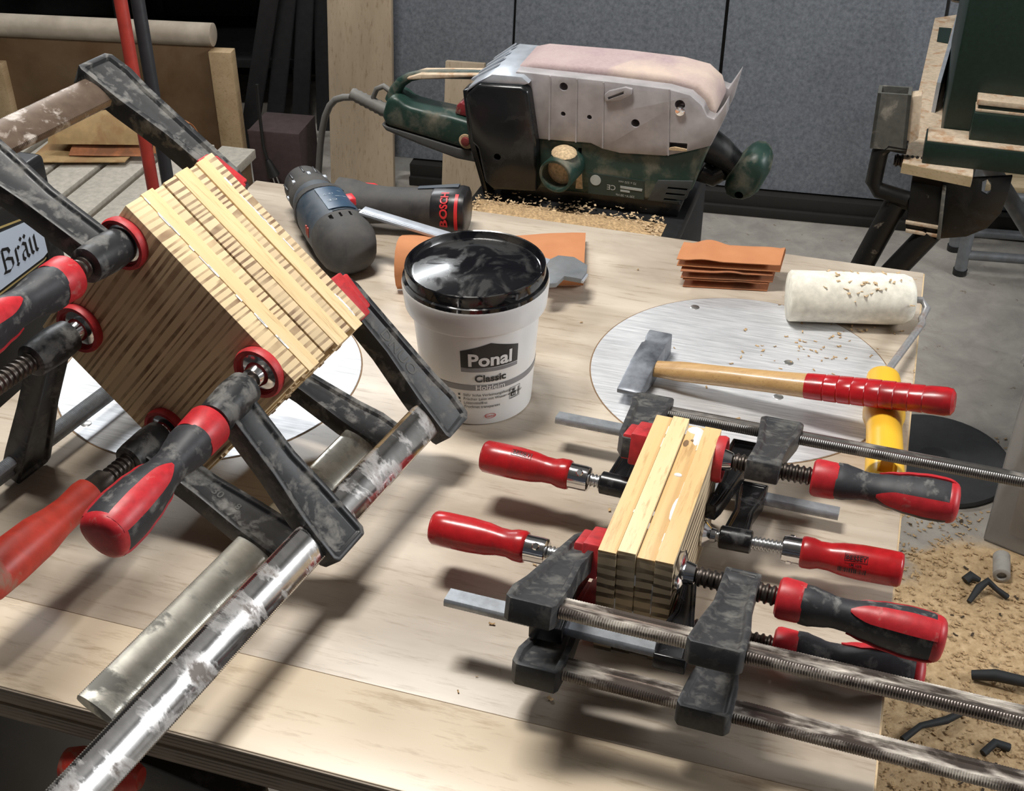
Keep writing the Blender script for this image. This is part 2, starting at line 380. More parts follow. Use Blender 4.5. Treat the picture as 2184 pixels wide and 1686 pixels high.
M_['crate'] = dirty('black_crate_plastic', (.014, .014, .015), (.05, .05, .05), .35, .3, 0, 12, .6)
M_['signblue'] = plain('pale_blue_sign', (.50, .57, .68), .3, 0, .03, 4)
M_['gold'] = plain('gold_line', (.48, .36, .14), .4)
m, t, b = nt('concrete_floor_with_sawdust')
tc = nd(t, 'ShaderNodeTexCoord'); v = tc.outputs['Object']
f1 = noise(t, v, 2.2, 5, .6); f2 = noise(t, v, 70, 6, .7); f3 = noise(t, v, 17, 6, .62, .5)
conc = mix(t, ramp(t, f3, [(.35, g(0)), (.7, g(1))]), (.30, .275, .245), (.42, .39, .345))
dst = mix(t, ramp(t, f2, [(.3, g(0)), (.7, g(1))]), (.36, .235, .115), (.66, .48, .28))
# the heap lies beside the bench: distance from it in plan, broken up by noise
sx = nd(t, 'ShaderNodeVectorMath', operation='DISTANCE'); t.links.new(v, sx.inputs[0]); sx.inputs[1].default_value = (.80, 1.05, 0)
ma = nd(t, 'ShaderNodeMath', operation='MULTIPLY_ADD'); t.links.new(f1, ma.inputs[0]); ma.inputs[1].default_value = .7; t.links.new(sx.outputs['Value'], ma.inputs[2])
near = ramp(t, ma.outputs[0], [(.95, g(1)), (1.45, g(.0))])
sy = nd(t, 'ShaderNodeVectorMath', operation='DISTANCE'); t.links.new(v, sy.inputs[0]); sy.inputs[1].default_value = (-.5, .5, 0)
near2 = ramp(t, sy.outputs['Value'], [(.3, g(.7)), (.9, g(.0))])
c = mix(t, near, conc, dst); c = mix(t, near2, c, (.36, .28, .19))
fl = ramp(t, noise(t, v, 28, 7, .75), [(.62, g(0)), (.66, g(.8))])
c = mix(t, fl, c, (.16, .115, .075))
t.links.new(c, b.inputs['Base Color']); b.inputs['Roughness'].default_value = .85; bump(t, b, f2, .5, .004); M_['floor'] = m
M_['saw_green'] = dirty('dark_green_enamel', (.010, .026, .019), (.34, .24, .15), .24, .45, 0, 55, .9, soft=.03)
M_['saw_dust'] = dirty('dust_covered_wood', (.60, .48, .35), (.46, .28, .16), .42, .9, 0, 45, .9, soft=.06)
M_['saw_wood'] = wood('spruce_block', (.48, .36, .20), (.62, .49, .31), (5, 40, 40), 2, .7)
M_['saw_grey'] = dirty('olive_grey_steel', (.15, .15, .135), (.33, .30, .25), .35, .5, .3, 30, .8)
M_['saw_black'] = dirty('black_steel_bracket', (.014, .013, .012), (.30, .25, .19), .30, .45, .2, 40, .9, soft=.05)
M_['steel'] = dirty('grey_steel_tube', (.25, .27, .29), (.13, .12, .11), .42, .45, .5, 18, .7, soft=.2)
m, t, b = nt('clear_plastic'); b.inputs['Base Color'].default_value = (.80, .79, .77, 1); b.inputs['Roughness'].default_value = .22; b.inputs['Transmission Weight'].default_value = .82; b.inputs['IOR'].default_value = 1.12; M_['clear'] = m
M_['scrap'] = plain('black_scrap', (.018, .020, .022), .7)
M_['chip'] = plain('wood_chips', (.56, .38, .19), .9, 0, .4, 90)
M_['screwhead'] = plain('screw_head_steel', (.55, .55, .54), .3, .9)

# ================================================================== THE SETTING
struct('floor', MB().box((0, 1.3, -.02), (7, 6.2, .04)), M_['floor'], smooth=0)
struct('wall_back', MB().box((0, 3.95, 1.4), (7, .1, 2.8)), M_['wall'], smooth=0)
struct('wall_left', MB().box((-3.05, 1.3, 1.4), (.1, 5.2, 2.8)), M_['wall'], smooth=0)
struct('wall_right', MB().box((3.05, 1.3, 1.4), (.1, 5.2, 2.8)), plain('white_painted_wall', (.72, .72, .72), .9, 0, .04, 3), smooth=0)
struct('ceiling', MB().box((0, 1.3, 2.85), (7, 6.2, .1)), M_['ceil'], smooth=0)

# ------------------------------------------------------------------ grey panels and boards leaning at the back
WY = R(-12.3); WX = Vector((math.cos(WY), math.sin(WY), 0)); WN = Vector((-math.sin(WY), math.cos(WY), 0))
def leanframe(P, lean): return frame(P, WX, y=UP * math.cos(lean) + WN * math.sin(lean))
def tr(M, *px):
    I = M.inverted(); o = M.translation; n = M.to_3x3() @ Vector((0, 0, 1)); out = []
    for x, y in px:
        p = I @ onplane(x, y, o, n); out.append((p.x, p.y))
    return out
PB = Vector((.4653, 2.9255, 0)) + WN * .03
MP = leanframe(PB + UP * .0605, R(13))
g1 = tr(MP, (1096, 60))[0][0]; g2 = tr(MP, (1542, 100))[0][0]
spans = [(tr(MP, (836, 200))[0][0], g1 - .003), (g1 + .003, g2 - .004), (g2 + .004, g2 + .50), (g2 + .508, g2 + 1.0)]
plab = ['grey felt panel behind the belt sander handle',
        'wide grey felt panel directly behind the belt sander', 'wide grey felt panel between the sander knob and green saw', 'grey felt panel behind the green saw machine']
for (a, b), lb in zip(spans, plab):
    mb = MB().box(((a + b) / 2, .62, -.011), (b - a, 1.24, .022), MP)
    single('felt_panel', mb, M_['felt'], lb, 'panel', MP @ Vector(((a + b) / 2, 0, -.01)), 'grey panels leaning along the back', bevel=.002)
single('skirting_rail', MB().box((.55, 0, .028), (2.6, .05, .056), frame(PB, WX, z=UP)).box((.55, -.012, .012), (2.6, .05, .024), frame(PB, WX, z=UP)), M_['darkgap'],
       'black rail on the floor under the grey panels', 'rail', PB, bevel=.002)
MB1 = leanframe(PB - WN * .10, R(10))
pl = tr(MB1, (697, 0), (834, 0), (839, 400), (706, 400))
def extend(pl, ytop, ybot):
    (x0, y0), (x1, y1), (x2, y2), (x3, y3) = pl
    f = lambda xa, ya, xb, yb, y: xa + (xb - xa) * (y - ya) / (yb - ya)
    return [(f(x0, y0, x3, y3, ytop), ytop), (f(x1, y1, x2, y2, ytop), ytop), (f(x1, y1, x2, y2, ybot), ybot), (f(x0, y0, x3, y3, ybot), ybot)]
single('leaning_board', MB().prism(extend(pl, 1.05, .004), -.018, 0, MB1), M_['boardpale'], 'tall pale plywood board leaning behind the drill', 'board', MB1 @ Vector((pl[0][0], 0, 0)), bevel=.001)
MB2 = leanframe(PB - WN * .14, R(10))
pl = tr(MB2, (950, 130), (1033, 130), (1030, 430), (941, 430))
single('short_board', MB().prism(extend(pl, pl[0][1], .004), -.018, 0, MB2), M_['boardpale'], 'short pale board standing behind the sander handle', 'board', MB2 @ Vector((pl[0][0], 0, 0)), bevel=.001)

# ------------------------------------------------------------------ workbench
UL, UR, NF, NS, NB = -.751, .062, .4942, .5745, 1.3156
BM = Matrix.Translation((0, 0, 0)) @ frame(Vector((0, 0, 0)), TU, z=UP)
def bpt(u, n, z): return (u, n, z)
Mb = frame(tb((UL + UR) / 2, (NF + NB) / 2, -TZ), TU, z=UP)
bench = Thing('workbench', 'plywood workbench with two round aluminium plates let into the top', 'workbench', Mb)
cu, cn = (UL + UR) / 2, (NF + NB) / 2
def bb(u0, u1, n0, n1, z0, z1): return MB().box(((u0 + u1) / 2 - cu, (n0 + n1) / 2 - cn, TZ + (z0 + z1) / 2), (u1 - u0, n1 - n0, z1 - z0))
top = bench.part('top_board', bb(UL, UR, NS, NB, -.015, 0), M_['bench'], bevel=.0012)
fb = bench.part('front_board', bb(UL, UR, NF, NS - .0004, -.015, 0.0006), M_['benchfront'], bevel=.0012, label='pale clean plywood strip along the front edge')
for z0, z1, ins in ((-.0146, -.0006, -.0012), (-.0325, -.0185, -.0008)):
    bench.part('edge_band', bb(UL, UR, NF + ins, NF + .004, z0, z1), M_['edge'], bevel=.0004)
bench.part('lower_board', bb(UL + .002, UR - .004, NF + .002, NB - .002, -.033, -.018), M_['edge'], bevel=.001)
bench.part('spacer', bb(UL + .006, UR - .008, NF + .006, NB - .006, -.019, -.0145), M_['edge'])
bench.part('side_band', bb(UR - .003, UR + .0012, NF + .001, NB - .001, -.0146, -.0008), M_['edge_r'], bevel=.0004)
for u in (UL + .06, UR - .06):
    for n in (NF + .38, NB - .06):
        bench.part('leg', bb(u - .03, u + .03, n - .03, n + .03, -TZ, -.032), M_['post'], bevel=.002)
def disc(cx, cy, scr, rot):
    q = bench.I @ V(cx, cy, 0)
    mb = MB().lathe([(-.004, .1452), (.0005, .1452), (.0009, .1447), (.0009, .0001)], 96, Matrix.Translation(q) @ Matrix.Rotation(-math.pi / 2, 4, 'Y'))
    d = bench.part('aluminium_plate', mb, M_['alu'])
    bench.part('plate_joint', MB().lathe([(-.0035, .1464), (.0002, .1464), (.0003, .1455), (.0003, .1440)], 96, Matrix.Translation(q) @ Matrix.Rotation(-math.pi / 2, 4, 'Y')), M_['glueline'], parent=d)
    for px in scr:
        p = bench.I @ onz(px[0], px[1], .0009)
        mb = MB().lathe([(-.001, .0048), (.0002, .0048), (.0005, .0042), (.0005, .0001)], 20, Matrix.Translation(p) @ Matrix.Rotation(-math.pi / 2, 4, 'Y'))
        s_ = bench.part('screw', mb, M_['screwhead'], parent=d)
        # cross recess as raised dark bars would be wrong: two shallow dark slots
    return d
disc(.2218, 1.0349, [(1482, 655), (1682, 773), (1660, 846)], 0)
disc(-.2923, 1.0398, [(711, 838), (184, 903)], 0)

# ------------------------------------------------------------------ glue bucket
BC = onz(1017, 906, 0); BC = V(BC.x, BC.y + .050, 0)
Mk = frame(BC, Vector((.0, -1, 0)), z=UP)         # local x towards the camera, y to the right... z up
bucket = Thing('glue_bucket', 'white plastic wood glue bucket with glossy black lid', 'bucket', Matrix.Translation(BC))
Zr = Matrix.Rotation(-math.pi / 2, 4, 'Y')        # lathe axis X -> Z
def zl(prof, n=64, cap=True): return MB().lathe(prof, n, Zr, cap)
RB, RT_, HB = .0505, .0582, .1020
def cone_r(z): return RB + (RT_ - RB) * z / HB
body = bucket.part('body', zl([(.0, RB - .002), (.0012, RB), (HB, RT_), (HB + .0002, .0636), (HB + .0015, .0642), (.1245, .0662), (.1265, .0655), (.1265, .06)], 72), M_['white'], smooth=30)
bucket.part('lid', zl([(.1262, .0640), (.1262, .0655), (.1300, .0652), (.1310, .0630), (.1392, .0630), (.1412, .0626), (.1418, .0617), (.1412, .0607), (.1375, .0598), (.1352, .0585), (.1347, .0570), (.1354, .0545), (.1379, .045), (.1406, .030), (.1418, .015), (.1422, .0001)], 96), M_['lid'], smooth=40)
# printing is wrapped on the cone; angle 0 faces the label direction
LA = math.atan2(-BC.y, -BC.x) + R(6)
def bw(x, y, off=.0004, z0=0.0):
    z = z0 + y; r = cone_r(z) + off; a = LA + x / cone_r(.06)
    return (r * math.cos(a), r * math.sin(a), z)
def bpatch(x0, x1, lo, hi, mat, name, parent, off=.0003, n=24):
    vs = []; fs = []
    for i in range(n + 1):
        x = x0 + (x1 - x0) * i / n
        a = lo(x) if callable(lo) else lo; c = hi(x) if callable(hi) else hi
        for j in range(5): vs.append(bw(x, a + (c - a) * j / 4, off))
    for i in range(n):
        for j in range(4): k = i * 5 + j; fs.append((k, k + 5, k + 6, k + 1))
    return bucket.part(name, MB().add(vs, fs), mat, parent=parent, smooth=0)
lx = .006
bpatch(lx - .0265, lx + .0265, .0655, lambda x: .0835 + .0085 * (1 - abs(x - lx) / .0265), M_['label_black'], 'house_logo', body)
bpatch(lx - .0265, lx + .0265, .0610, .0648, M_['label_grey'], 'logo_bar', body)
def btext(tx, size, x, z, mat, name, bold=.01, al='CENTER', off=.0007, sp=1.0):
    return bucket.part(name, text_mb(tx, size, None, bold, al, lambda px, py: bw(px + x, py, off, z), sp), mat, parent=body, smooth=0)
btext('Ponal', .0185, lx, .0735, M_['label_white'], 'brand_print', .03)
btext('Classic', .0105, lx, .0535, M_['label_black'], 'name_print', .03)
bpatch(-.095, .095, .0405, .0465, M_['label_grey'], 'grey_band', body, n=60)
btext('Holzleim', .0078, lx, .0436, M_['label_white'], 'type_print', .008)
for i, tx in enumerate(('Sehr hohe Verleimungsfestigkeit', 'Frischer Leim mit Wasser entfernbar', 'Lösemittelfrei', 'Trocknet transparent')):
    z = .0352 - i * .0044
    btext(tx, .0040, lx - .0255, z, M_['label_black'], 'bullet_text', .008, 'LEFT')
    bpatch(lx - .0305, lx - .0285, z - .0010, z + .0010, M_['label_black'], 'bullet', body, n=1)
# weight pictogram
ix, iz = lx + .026, .0305
for x0, x1, z0, z1 in ((-.0062, .0062, .0060, .0064), (-.0062, .0062, -.0064, -.0060), (-.0062, -.0058, -.0064, .0064), (.0058, .0062, -.0064, .0064), (-.0045, .0010, -.0040, .0012), (-.0030, -.0004, .0018, .0040), (.0018, .0048, -.0050, -.0044), (.0040, .0048, -.0044, .0046), (-.0050, .0020, -.0056, -.0050)):
    bpatch(ix + x0, ix + x1, iz + z0, iz + z1, M_['label_black'], 'weight_symbol', body, n=2, off=.0004)
btext('KG', .0030, ix - .0018, iz - .0016, M_['label_white'], 'weight_letters', .01, off=.0008)
vs = []; fs = []
for i in range(40):
    a = 2 * math.pi * i / 40
    for k in (1, .86): vs.append(bw(lx + .0056 * k * math.cos(a), .0105 + .0028 * k * math.sin(a), .0004))
for i in range(40): fs.append((2 * i, 2 * i + 1, (2 * i + 3) % 80, (2 * i + 2) % 80))
bucket.part('maker_oval', MB().add(vs, fs), M_['label_red'], parent=body, smooth=0)
btext('Henkel', .0030, lx, .0105, M_['label_red'], 'maker_print', .01)

# ================================================================== CLAMPED BLOCKS
# ---- large block: stands on its edge, held by four clamps (solved from its six visible corners)
by, br_ = .4523, .7135; L1, L2, L3 = .1787, .1056, .1785
E2 = Vector((math.sin(by), math.cos(by), 0)); SS = E2.cross(UP).normalized()
E1 = math.cos(br_) * SS - math.sin(br_) * UP; E3 = -math.sin(br_) * SS - math.cos(br_) * UP
FF = V(-.2681, .8476, .015); AA = FF - E3 * L3 - E1 * L1
MA = frame(AA, E1, y=E2)                      # local x = E1, y = E2 (depth), z = E1 x E2 = -E3
big = Thing('glued_block', 'large glued plywood block standing on edge in four clamps', 'wooden block', frame(FF, E1, y=E2))
fr = [0, .17, .30, .405, .55, .70, .79, .905, 1.0]
kind = 'psppspsp'
offs = [0, .004, .001, -.001, .003, .0, .004, .001]
for i in range(8):
    y0, y1 = fr[i] * L2, fr[i + 1] * L2; s = kind[i] == 's'
    dz = (.0006 if s else -.0004 * (i % 3)); gap = .0011 if i in (3,) else .00015
    x0, x1 = -.001 * (i % 3) + (.003 if i in (2, 5) else 0), L1 + (.0015 if s else -.002 * (i % 2))
    mb = MB().box(((x0 + x1) / 2, (y0 + gap + y1) / 2, -L3 / 2 + dz), (x1 - x0, y1 - y0 - gap, L3), MA)
    big.part('pine_batten' if s else 'plywood_strip', mb, M_['solid1'] if s else (M_['ply1'] if i % 2 == 0 else M_['ply1b']), world=True, bevel=.0006, label='smooth pale pine strip' if s else 'striped plywood end grain strip')
big.part('glue_joint', MB().box((L1 / 2, fr[3] * L2, -L3 / 2), (L1 - .006, .0016, L3 - .004), MA), M_['glueline'], world=True)
mb = MB()
for k in range(26):
    y = L2 * random.choice((.17, .905, .17)); x = L1 * random.uniform(.02, .98)
    mb.box((x, y + random.uniform(-.0006, .0006), .0004), (random.uniform(.004, .016), random.uniform(.0008, .0018), .0006), MA)
big.part('glue_bead', mb, M_['glue'], world=True, stuff=True)
mb = MB()
for k in range(40):
    s0 = random.uniform(.02, .98)
    mb.box((L1 + .0012, L2 * random.random(), -L3 * random.uniform(.02, .9)), (.002, random.uniform(.001, .004), random.uniform(.002, .006)), MA)
big.part('splinter_edge', mb, M_['dust2'], world=True, stuff=True)

# ---- small block
ya = -.3327; AX = Vector((math.cos(ya), math.sin(ya), 0)); LX = Vector((-math.sin(ya), math.cos(ya), 0))
BW_, BL_, BH_ = .0535, .1716, .0949
MS = frame(V(.0593, .6694, -.0002), AX, z=UP)
small = Thing('small_glued_block', 'small upright block of four glued plywood pieces between clamps', 'wooden block', MS)
hs = [0, .0012, -.0022, .0004]; no = [0, .0022, .0035, .0015]; fo = [0, .001, -.003, -.004]
for i in range(4):
    x0, x1 = BW_ * i / 4, BW_ * (i + 1) / 4 - .0004
    hh = BH_ + hs[i]
    p = small.part('plywood_piece', MB().box(((x0 + x1) / 2, (no[i] + BL_ + fo[i]) / 2, (hh - .0016) / 2), (x1 - x0, BL_ + fo[i] - no[i], hh - .0016)), M_['ply2'], bevel=.0004)
    small.part('top_veneer', MB().box(((x0 + x1) / 2, (no[i] + BL_ + fo[i]) / 2, hh - .0008), (x1 - x0, BL_ + fo[i] - no[i], .0016)), M_['ply2pale'] if i == 1 else M_['ply2top'], parent=p, bevel=.0003)
mb = MB()
for k in range(14):
    i = random.choice((1, 2, 3, 3)); x = BW_ * i / 4; yy = BL_ * random.uniform(.03, .98); h = BH_ + min(hs[i], hs[i - 1])
    mb.box((x - .0002, yy, h + .0002), (random.uniform(.0006, .0016), random.uniform(.003, .014), .0008))
for k in range(9):
    i = 1 + k % 3; mb.box((BW_ * i / 4 - .0002, .0012 + max(no[i], no[i - 1]) * .6, BH_ * random.uniform(.08, .8)), (.0016, .0012, random.uniform(.008, .022)))
small.part('glue_bead', mb, M_['glue'], stuff=True)
def blob(x, y, z, rx, ry, rz, n=10):
    m = MB(); m.lathe([(-.0001, 1), (.35, .92), (.75, .6), (1, .02)], n, Matrix.Translation((x, y, z)) @ Matrix.Diagonal((rx, ry, rz, 1)) @ Zr); return m
for q_ in ((BW_ * .62, BL_ * .60, BH_ - .0022, .0032, .0022, .0012), (BW_ * .70, BL_ * .90, BH_ - .0022, .0035, .011, .0012), (BW_ * .63, BL_ * .95, BH_ - .0022, .0065, .0050, .0012), (BW_ * .745, BL_ * .36, BH_ - .0012, .0024, .014, .0014)):
    small.part('glue_blob', blob(*q_), M_['glue'])
small.part('torn_veneer', blob(BW_ * .56, BL_ * .84, BH_ - .0021, .0022, .0048, .0004, 7), M_['glueline'])
small.part('torn_veneer', blob(BW_ * .66, BL_ * .87, BH_ - .0021, .0030, .0018, .0004, 7), M_['glueline'])

# ------------------------------------------------------------------ clamp builders
def thread_prof(x0, x1, r, pitch):
    pr = []; n = max(2, int((x1 - x0) / pitch)); p = (x1 - x0) / n
    for i in range(n):
        x = x0 + i * p; pr += [(x, r * .80), (x + p * .18, r * .80), (x + p * .42, r), (x + p * .68, r), (x + p * .92, r * .80)]
    return pr + [(x1, r * .80)]
def serrated_bar(x0, x1, yc, w, th, pitch, tooth, groove=True):
    rings = []; n = int((x1 - x0) / pitch)
    for i in range(n + 1):
        for e in ((0, 1) if i < n else (0,)):
            x = x0 + (i + e * .5) * (x1 - x0) / n; d = tooth if e else 0.0
            hw = w / 2 - d; ht = th / 2
            if groove is True:
                half = [(-hw, -ht * .45), (-hw * .80, -ht), (-hw * .40, -ht), (-hw * .30, -ht * .62), (hw * .30, -ht * .62), (hw * .40, -ht), (hw * .80, -ht), (hw, -ht * .45)]
            else:
                half = [(-hw, -ht * .55), (-hw * .85, -ht), (hw * .85, -ht), (hw, -ht * .55)] if groove is False else [(-hw, -ht * .40)] + [(hw * q, -ht * (1.0 - .42 * q * q)) for q in (-.92, -.7, -.5, -.3, -.1, .1, .3, .5, .7, .92)] + [(hw, -ht * .40)]
            ring = half + [(-a, -b) for a, b in half]
            rings.append([(x, yc + a, b) for a, b in ring])
    return MB().loft(rings)
def grip_section(x, r, n=24, ph=0.0):
    return [(x, r * (1 + .055 * math.cos(3 * (a + ph))) * math.cos(a), r * (1 + .055 * math.cos(3 * (a + ph))) * math.sin(a)) for a in [2 * math.pi * k / n for k in range(n)]]
GP = [(0, .94), (.06, .96), (.14, .86), (.24, .74), (.34, .76), (.46, .92), (.60, 1.06), (.75, 1.14), (.88, 1.12), (.95, 1.02)]
def gr(t):
    for (a, ra), (b, rb) in zip(GP, GP[1:]):
        if a <= t <= b: k = (t - a) / (b - a); k = k * k * (3 - 2 * k); return ra + (rb - ra) * k
    return GP[-1][1]
def tg_clamp(label, P, X, Y, L, thick, sa, cs, ce, he, bar0, bar1, bw, bt, bar_mat, iron, end_px=None, rot=0.0, wooden=False, k=1.0, pad_red=True, name='screw_clamp', group=None, rearm=.0, cap=True, bulge=1.0):
    """heavy F-clamp. local: x along the screw away from the work, y from screw to bar."""
    M = frame(P, X, y=Y); T = Thing(name, label, 'clamp', M, group)
    tz = .0165 * k
    # tilt of the screw so that its end lies where the handle end is seen
    D = Vector((1, 0, 0))
    if end_px:
        e = M @ Vector((he, 0, 0)); D = (M.inverted() @ nearest_on_ray(end_px[0], end_px[1], e)).normalized()
    S = frame(Vector((0, 0, 0)), D, y=Vector((0, 1, 0)))
    T.part('bar', serrated_bar(bar0, bar1, L, bw, bt, .0017, .0008, True if bw < .025 else 'round'), bar_mat, smooth=40)
    xi = -thick - .004; e_ = L + bw / 2 + .009
    fj = MB().prism([(xi, -.017 * k), (xi - .015 * k, -.018 * k), (xi - .021 * k, -.004), (xi - .030 * k, L - bw * .5 - .008), (xi - .034 * k, L), (xi - .033 * k, e_ - .004), (xi - .029 * k, e_), (xi - .001, e_), (xi + .001, e_ - .004), (xi + .001, L - bw * .5 - .006), (xi - .002, L * .45), (xi, .016)], -tz / 2, tz / 2)
    T.part('fixed_jaw', fj, iron, bevel=.0018, inset=(2, .0008, .0042 * k, .0030))
    if cap:
        c_ = T.part('jaw_cap', MB().box((-thick - .0065 * k, 0, 0), (.013 * k, .037 * k, tz + .010)).box((-thick - .015 * k, 0, 0), (.010 * k, .030 * k, tz + .005)), M_['redcap'], bevel=.0018)
    # sliding arm, sheared so that its barrel follows the screw
    oy, oz = D.y / D.x * sa, D.z / D.x * sa; hw = .0155 * k
    y_b = .004 if bulge == 1.0 else -.013
    ar = MB().prism([(sa - hw * .85, y_b), (sa - hw * .8, .012), (sa - hw * .75, L * .5), (sa - hw * 1.0, L - bw * .5 - .006), (sa - hw * 1.15, e_ - .005), (sa - hw * .95, e_), (sa + hw * 1.05, e_), (sa + hw * 1.25, e_ - .005), (sa + hw * 1.2, L - bw * .5 - .004), (sa + hw * .95, L * .5), (sa + hw * .85, .012), (sa + hw * .85, y_b)], -tz / 2, tz / 2)
    ar.v = [(x, y + oy * max(0, 1 - y / L), z + oz * max(0, 1 - y / L)) for x, y, z in ar.v]
    a_ = T.part('sliding_arm', ar, iron, bevel=.0018, inset=(2, .0006, .0042 * k, .0030))
    T.part('barrel', MB().lathe([(sa - .019 * k * bulge, .0105 * k * bulge), (sa - .018 * k * bulge, .0122 * k * bulge), (sa - .006 * k, .0135 * k * bulge), (sa + .012 * k, .0128 * k * bulge), (sa + .019 * k * bulge, .0120 * k * bulge), (sa + .020 * k * bulge, .0100 * k * bulge)], 24, S), iron, parent=a_)
    T.part('screw', MB().lathe([(.006, .0042 * k), (.0135 * k, .0042 * k)] + thread_prof(.014 * k, cs + .004, .0074 * k, .0046 * k), 20, S), M_['thread'], smooth=50)
    pd = T.part('swivel_pad', MB().lathe([(0, .0150 * k), (.0030, .0158 * k), (.0045, .0130 * k), (.0055, .0090 * k), (.010, .0078 * k), (.0125, .0070 * k), (.0135, .0040 * k)], 28), M_['chrome'])
    if pad_red: T.part('pad_ring', MB().lathe([(-.0006, .0150 * k), (-.0006, .0185 * k), (.004, .0192 * k), (.0068, .0182 * k), (.0068, .0158 * k), (.0040, .0150 * k)], 32), M_['redcap'], parent=pd)
    if wooden:
        T.part('ferrule', MB().lathe([(cs - .016, .0085), (cs - .0155, .0105), (cs - .002, .0108), (cs, .0120), (cs + .004, .0120)], 24, S), M_['thread'])
        w = he - cs
        T.part('handle', MB().lathe([(cs, .0105), (cs + .002, .0135), (cs + .008, .0140), (cs + w * .22, .0125), (cs + w * .34, .0135), (cs + w * .5, .0165), (cs + w * .75, .0178), (cs + w * .95, .0175), (cs + w * .99, .0160), (cs + w, .012)], 28, S), M_['redworn'])
        return T
    r = .0150 * k; gl = he - ce
    Sr = S @ Matrix.Rotation(rot, 4, 'X')
    T.part('collar', MB().lathe([(cs, r * .80), (cs + .0015, r * .95), (cs + .004, r * 1.0), (ce - .002, r * .97), (ce + .001, r * .93)], 28, Sr), M_['redp'])
    gp = T.part('grip', MB().loft([grip_section(ce + gl * t, r * gr(t)) for t in [i / 26 * .93 for i in range(27)]], M=Sr), M_['blackrub'], smooth=60)
    T.part('end_cap', MB().loft([grip_section(ce + gl * t, r * q) for t, q in ((.915, 1.07), (.93, 1.10), (.955, 1.06), (.975, .98), (.99, .84), (1.0, .55))], M=Sr), M_['redp'], parent=gp, smooth=60)
    for j in range(3):
        a0 = j * 2 * math.pi / 3; rows = []
        for i in range(17):
            t = .34 + .60 * i / 16; w = .44 * min(1, math.sqrt(max(.02, (t - .335) / .14)))
            rows.append([Vector((ce + gl * t, r * gr(t) * (1 + .055 * math.cos(3 * a) + .022) * math.cos(a), r * gr(t) * (1 + .055 * math.cos(3 * a) + .022) * math.sin(a))) for a in [a0 - w + 2 * w * q / 8 for q in range(9)]])
        T.part('grip_inlay', MB().sheet(rows, .0016, Sr), M_['redp'], parent=gp, smooth=60, label='red inlay panel')
    return T

def lm_clamp(label, P, X, Y, L, thick, sa, fe, hs_, he, bar0, bar1, bw, bt, end_px=None, group=None):
    """light F-clamp with a red lacquered wooden handle"""
    M = frame(P, X, y=Y); T = Thing('light_screw_clamp', label, 'clamp', M, group); tz = .0125
    D = Vector((1, 0, 0))
    if end_px: D = (M.inverted() @ nearest_on_ray(end_px[0], end_px[1], M @ Vector((he, 0, 0)))).normalized()
    S = frame(Vector((0, 0, 0)), D, y=Vector((0, 1, 0)))
    T.part('bar', serrated_bar(bar0, bar1, L, bw, bt, .0022, .0003, False), M_['zinc'], smooth=40)
    xi = -thick; e_ = L + bw / 2 + .006
    T.part('fixed_jaw', MB().prism([(xi, -.010), (xi - .008, -.011), (xi - .011, .0), (xi - .018, L * .55), (xi - .022, L - bw * .5 - .004), (xi - .022, e_), (xi + .0, e_), (xi + .002, L - bw * .5 - .003), (xi - .003, L * .5), (xi - .002, .012), (xi, .010)], -tz / 2, tz / 2), M_['ironblk'], bevel=.0014, inset=(2, .0003, .0026, .0024))
    oy, oz = D.y / D.x * sa, D.z / D.x * sa
    ar = MB().prism([(sa - .010, -.004), (sa - .010, .010), (sa - .008, L * .5), (sa - .011, L - bw * .5 - .004), (sa - .012, e_), (sa + .012, e_), (sa + .012, L - bw * .5 - .004), (sa + .008, L * .5), (sa + .009, .010), (sa + .009, -.004)], -tz / 2, tz / 2)
    ar.v = [(x, y + oy * max(0, 1 - y / L), z + oz * max(0, 1 - y / L)) for x, y, z in ar.v]
    a_ = T.part('sliding_jaw', ar, M_['ironblk'], bevel=.0014, inset=(2, .0003, .0026, .0024))
    T.part('barrel', MB().lathe([(sa - .012, .0082), (sa - .011, .0092), (sa + .012, .0092), (sa + .013, .0078)], 20, S), M_['ironblk'], parent=a_)
    T.part('screw', MB().lathe([(.004, .004)] + thread_prof(.006, fe + .003, .0054, .0030), 18, S), M_['threadz'], smooth=50)
    T.part('swivel_pad', MB().lathe([(0, .0105), (.002, .0112), (.0045, .0085), (.007, .0060), (.011, .0055), (.012, .003)], 24), M_['chrome'])
    f_ = T.part('ferrule', MB().lathe([(fe, .0085), (fe + .001, .0100), (fe + .004, .0104), (hs_ - .001, .0104), (hs_ + .003, .0108), (hs_ + .003, .009)], 24, S), M_['chrome'])
    T.part('rivet', MB().lathe([(-.0112, .0022), (-.0104, .0030), (.0104, .0030), (.0112, .0022)], 14, S @ Matrix.Translation(((fe + hs_) / 2, 0, 0)) @ Matrix.Rotation(R(50), 4, 'X') @ Matrix.Rotation(math.pi / 2, 4, 'Z')), M_['chrome'], parent=f_)
    w = he - hs_
    hd = T.part('handle', MB().lathe([(hs_ + .001, .0100), (hs_ + .002, .0118), (hs_ + .004, .0124), (hs_ + .010, .0122), (hs_ + w * .20, .0106), (hs_ + w * .30, .0108), (hs_ + w * .42, .0126), (hs_ + w * .60, .0136), (hs_ + w * .85, .0136), (hs_ + w * .965, .0133), (hs_ + w * .993, .0118), (hs_ + w, .0085)], 32, S), M_['redwood'], smooth=50)
    T.S = S; T.hd = hd; T.hx = (hs_, he); return T

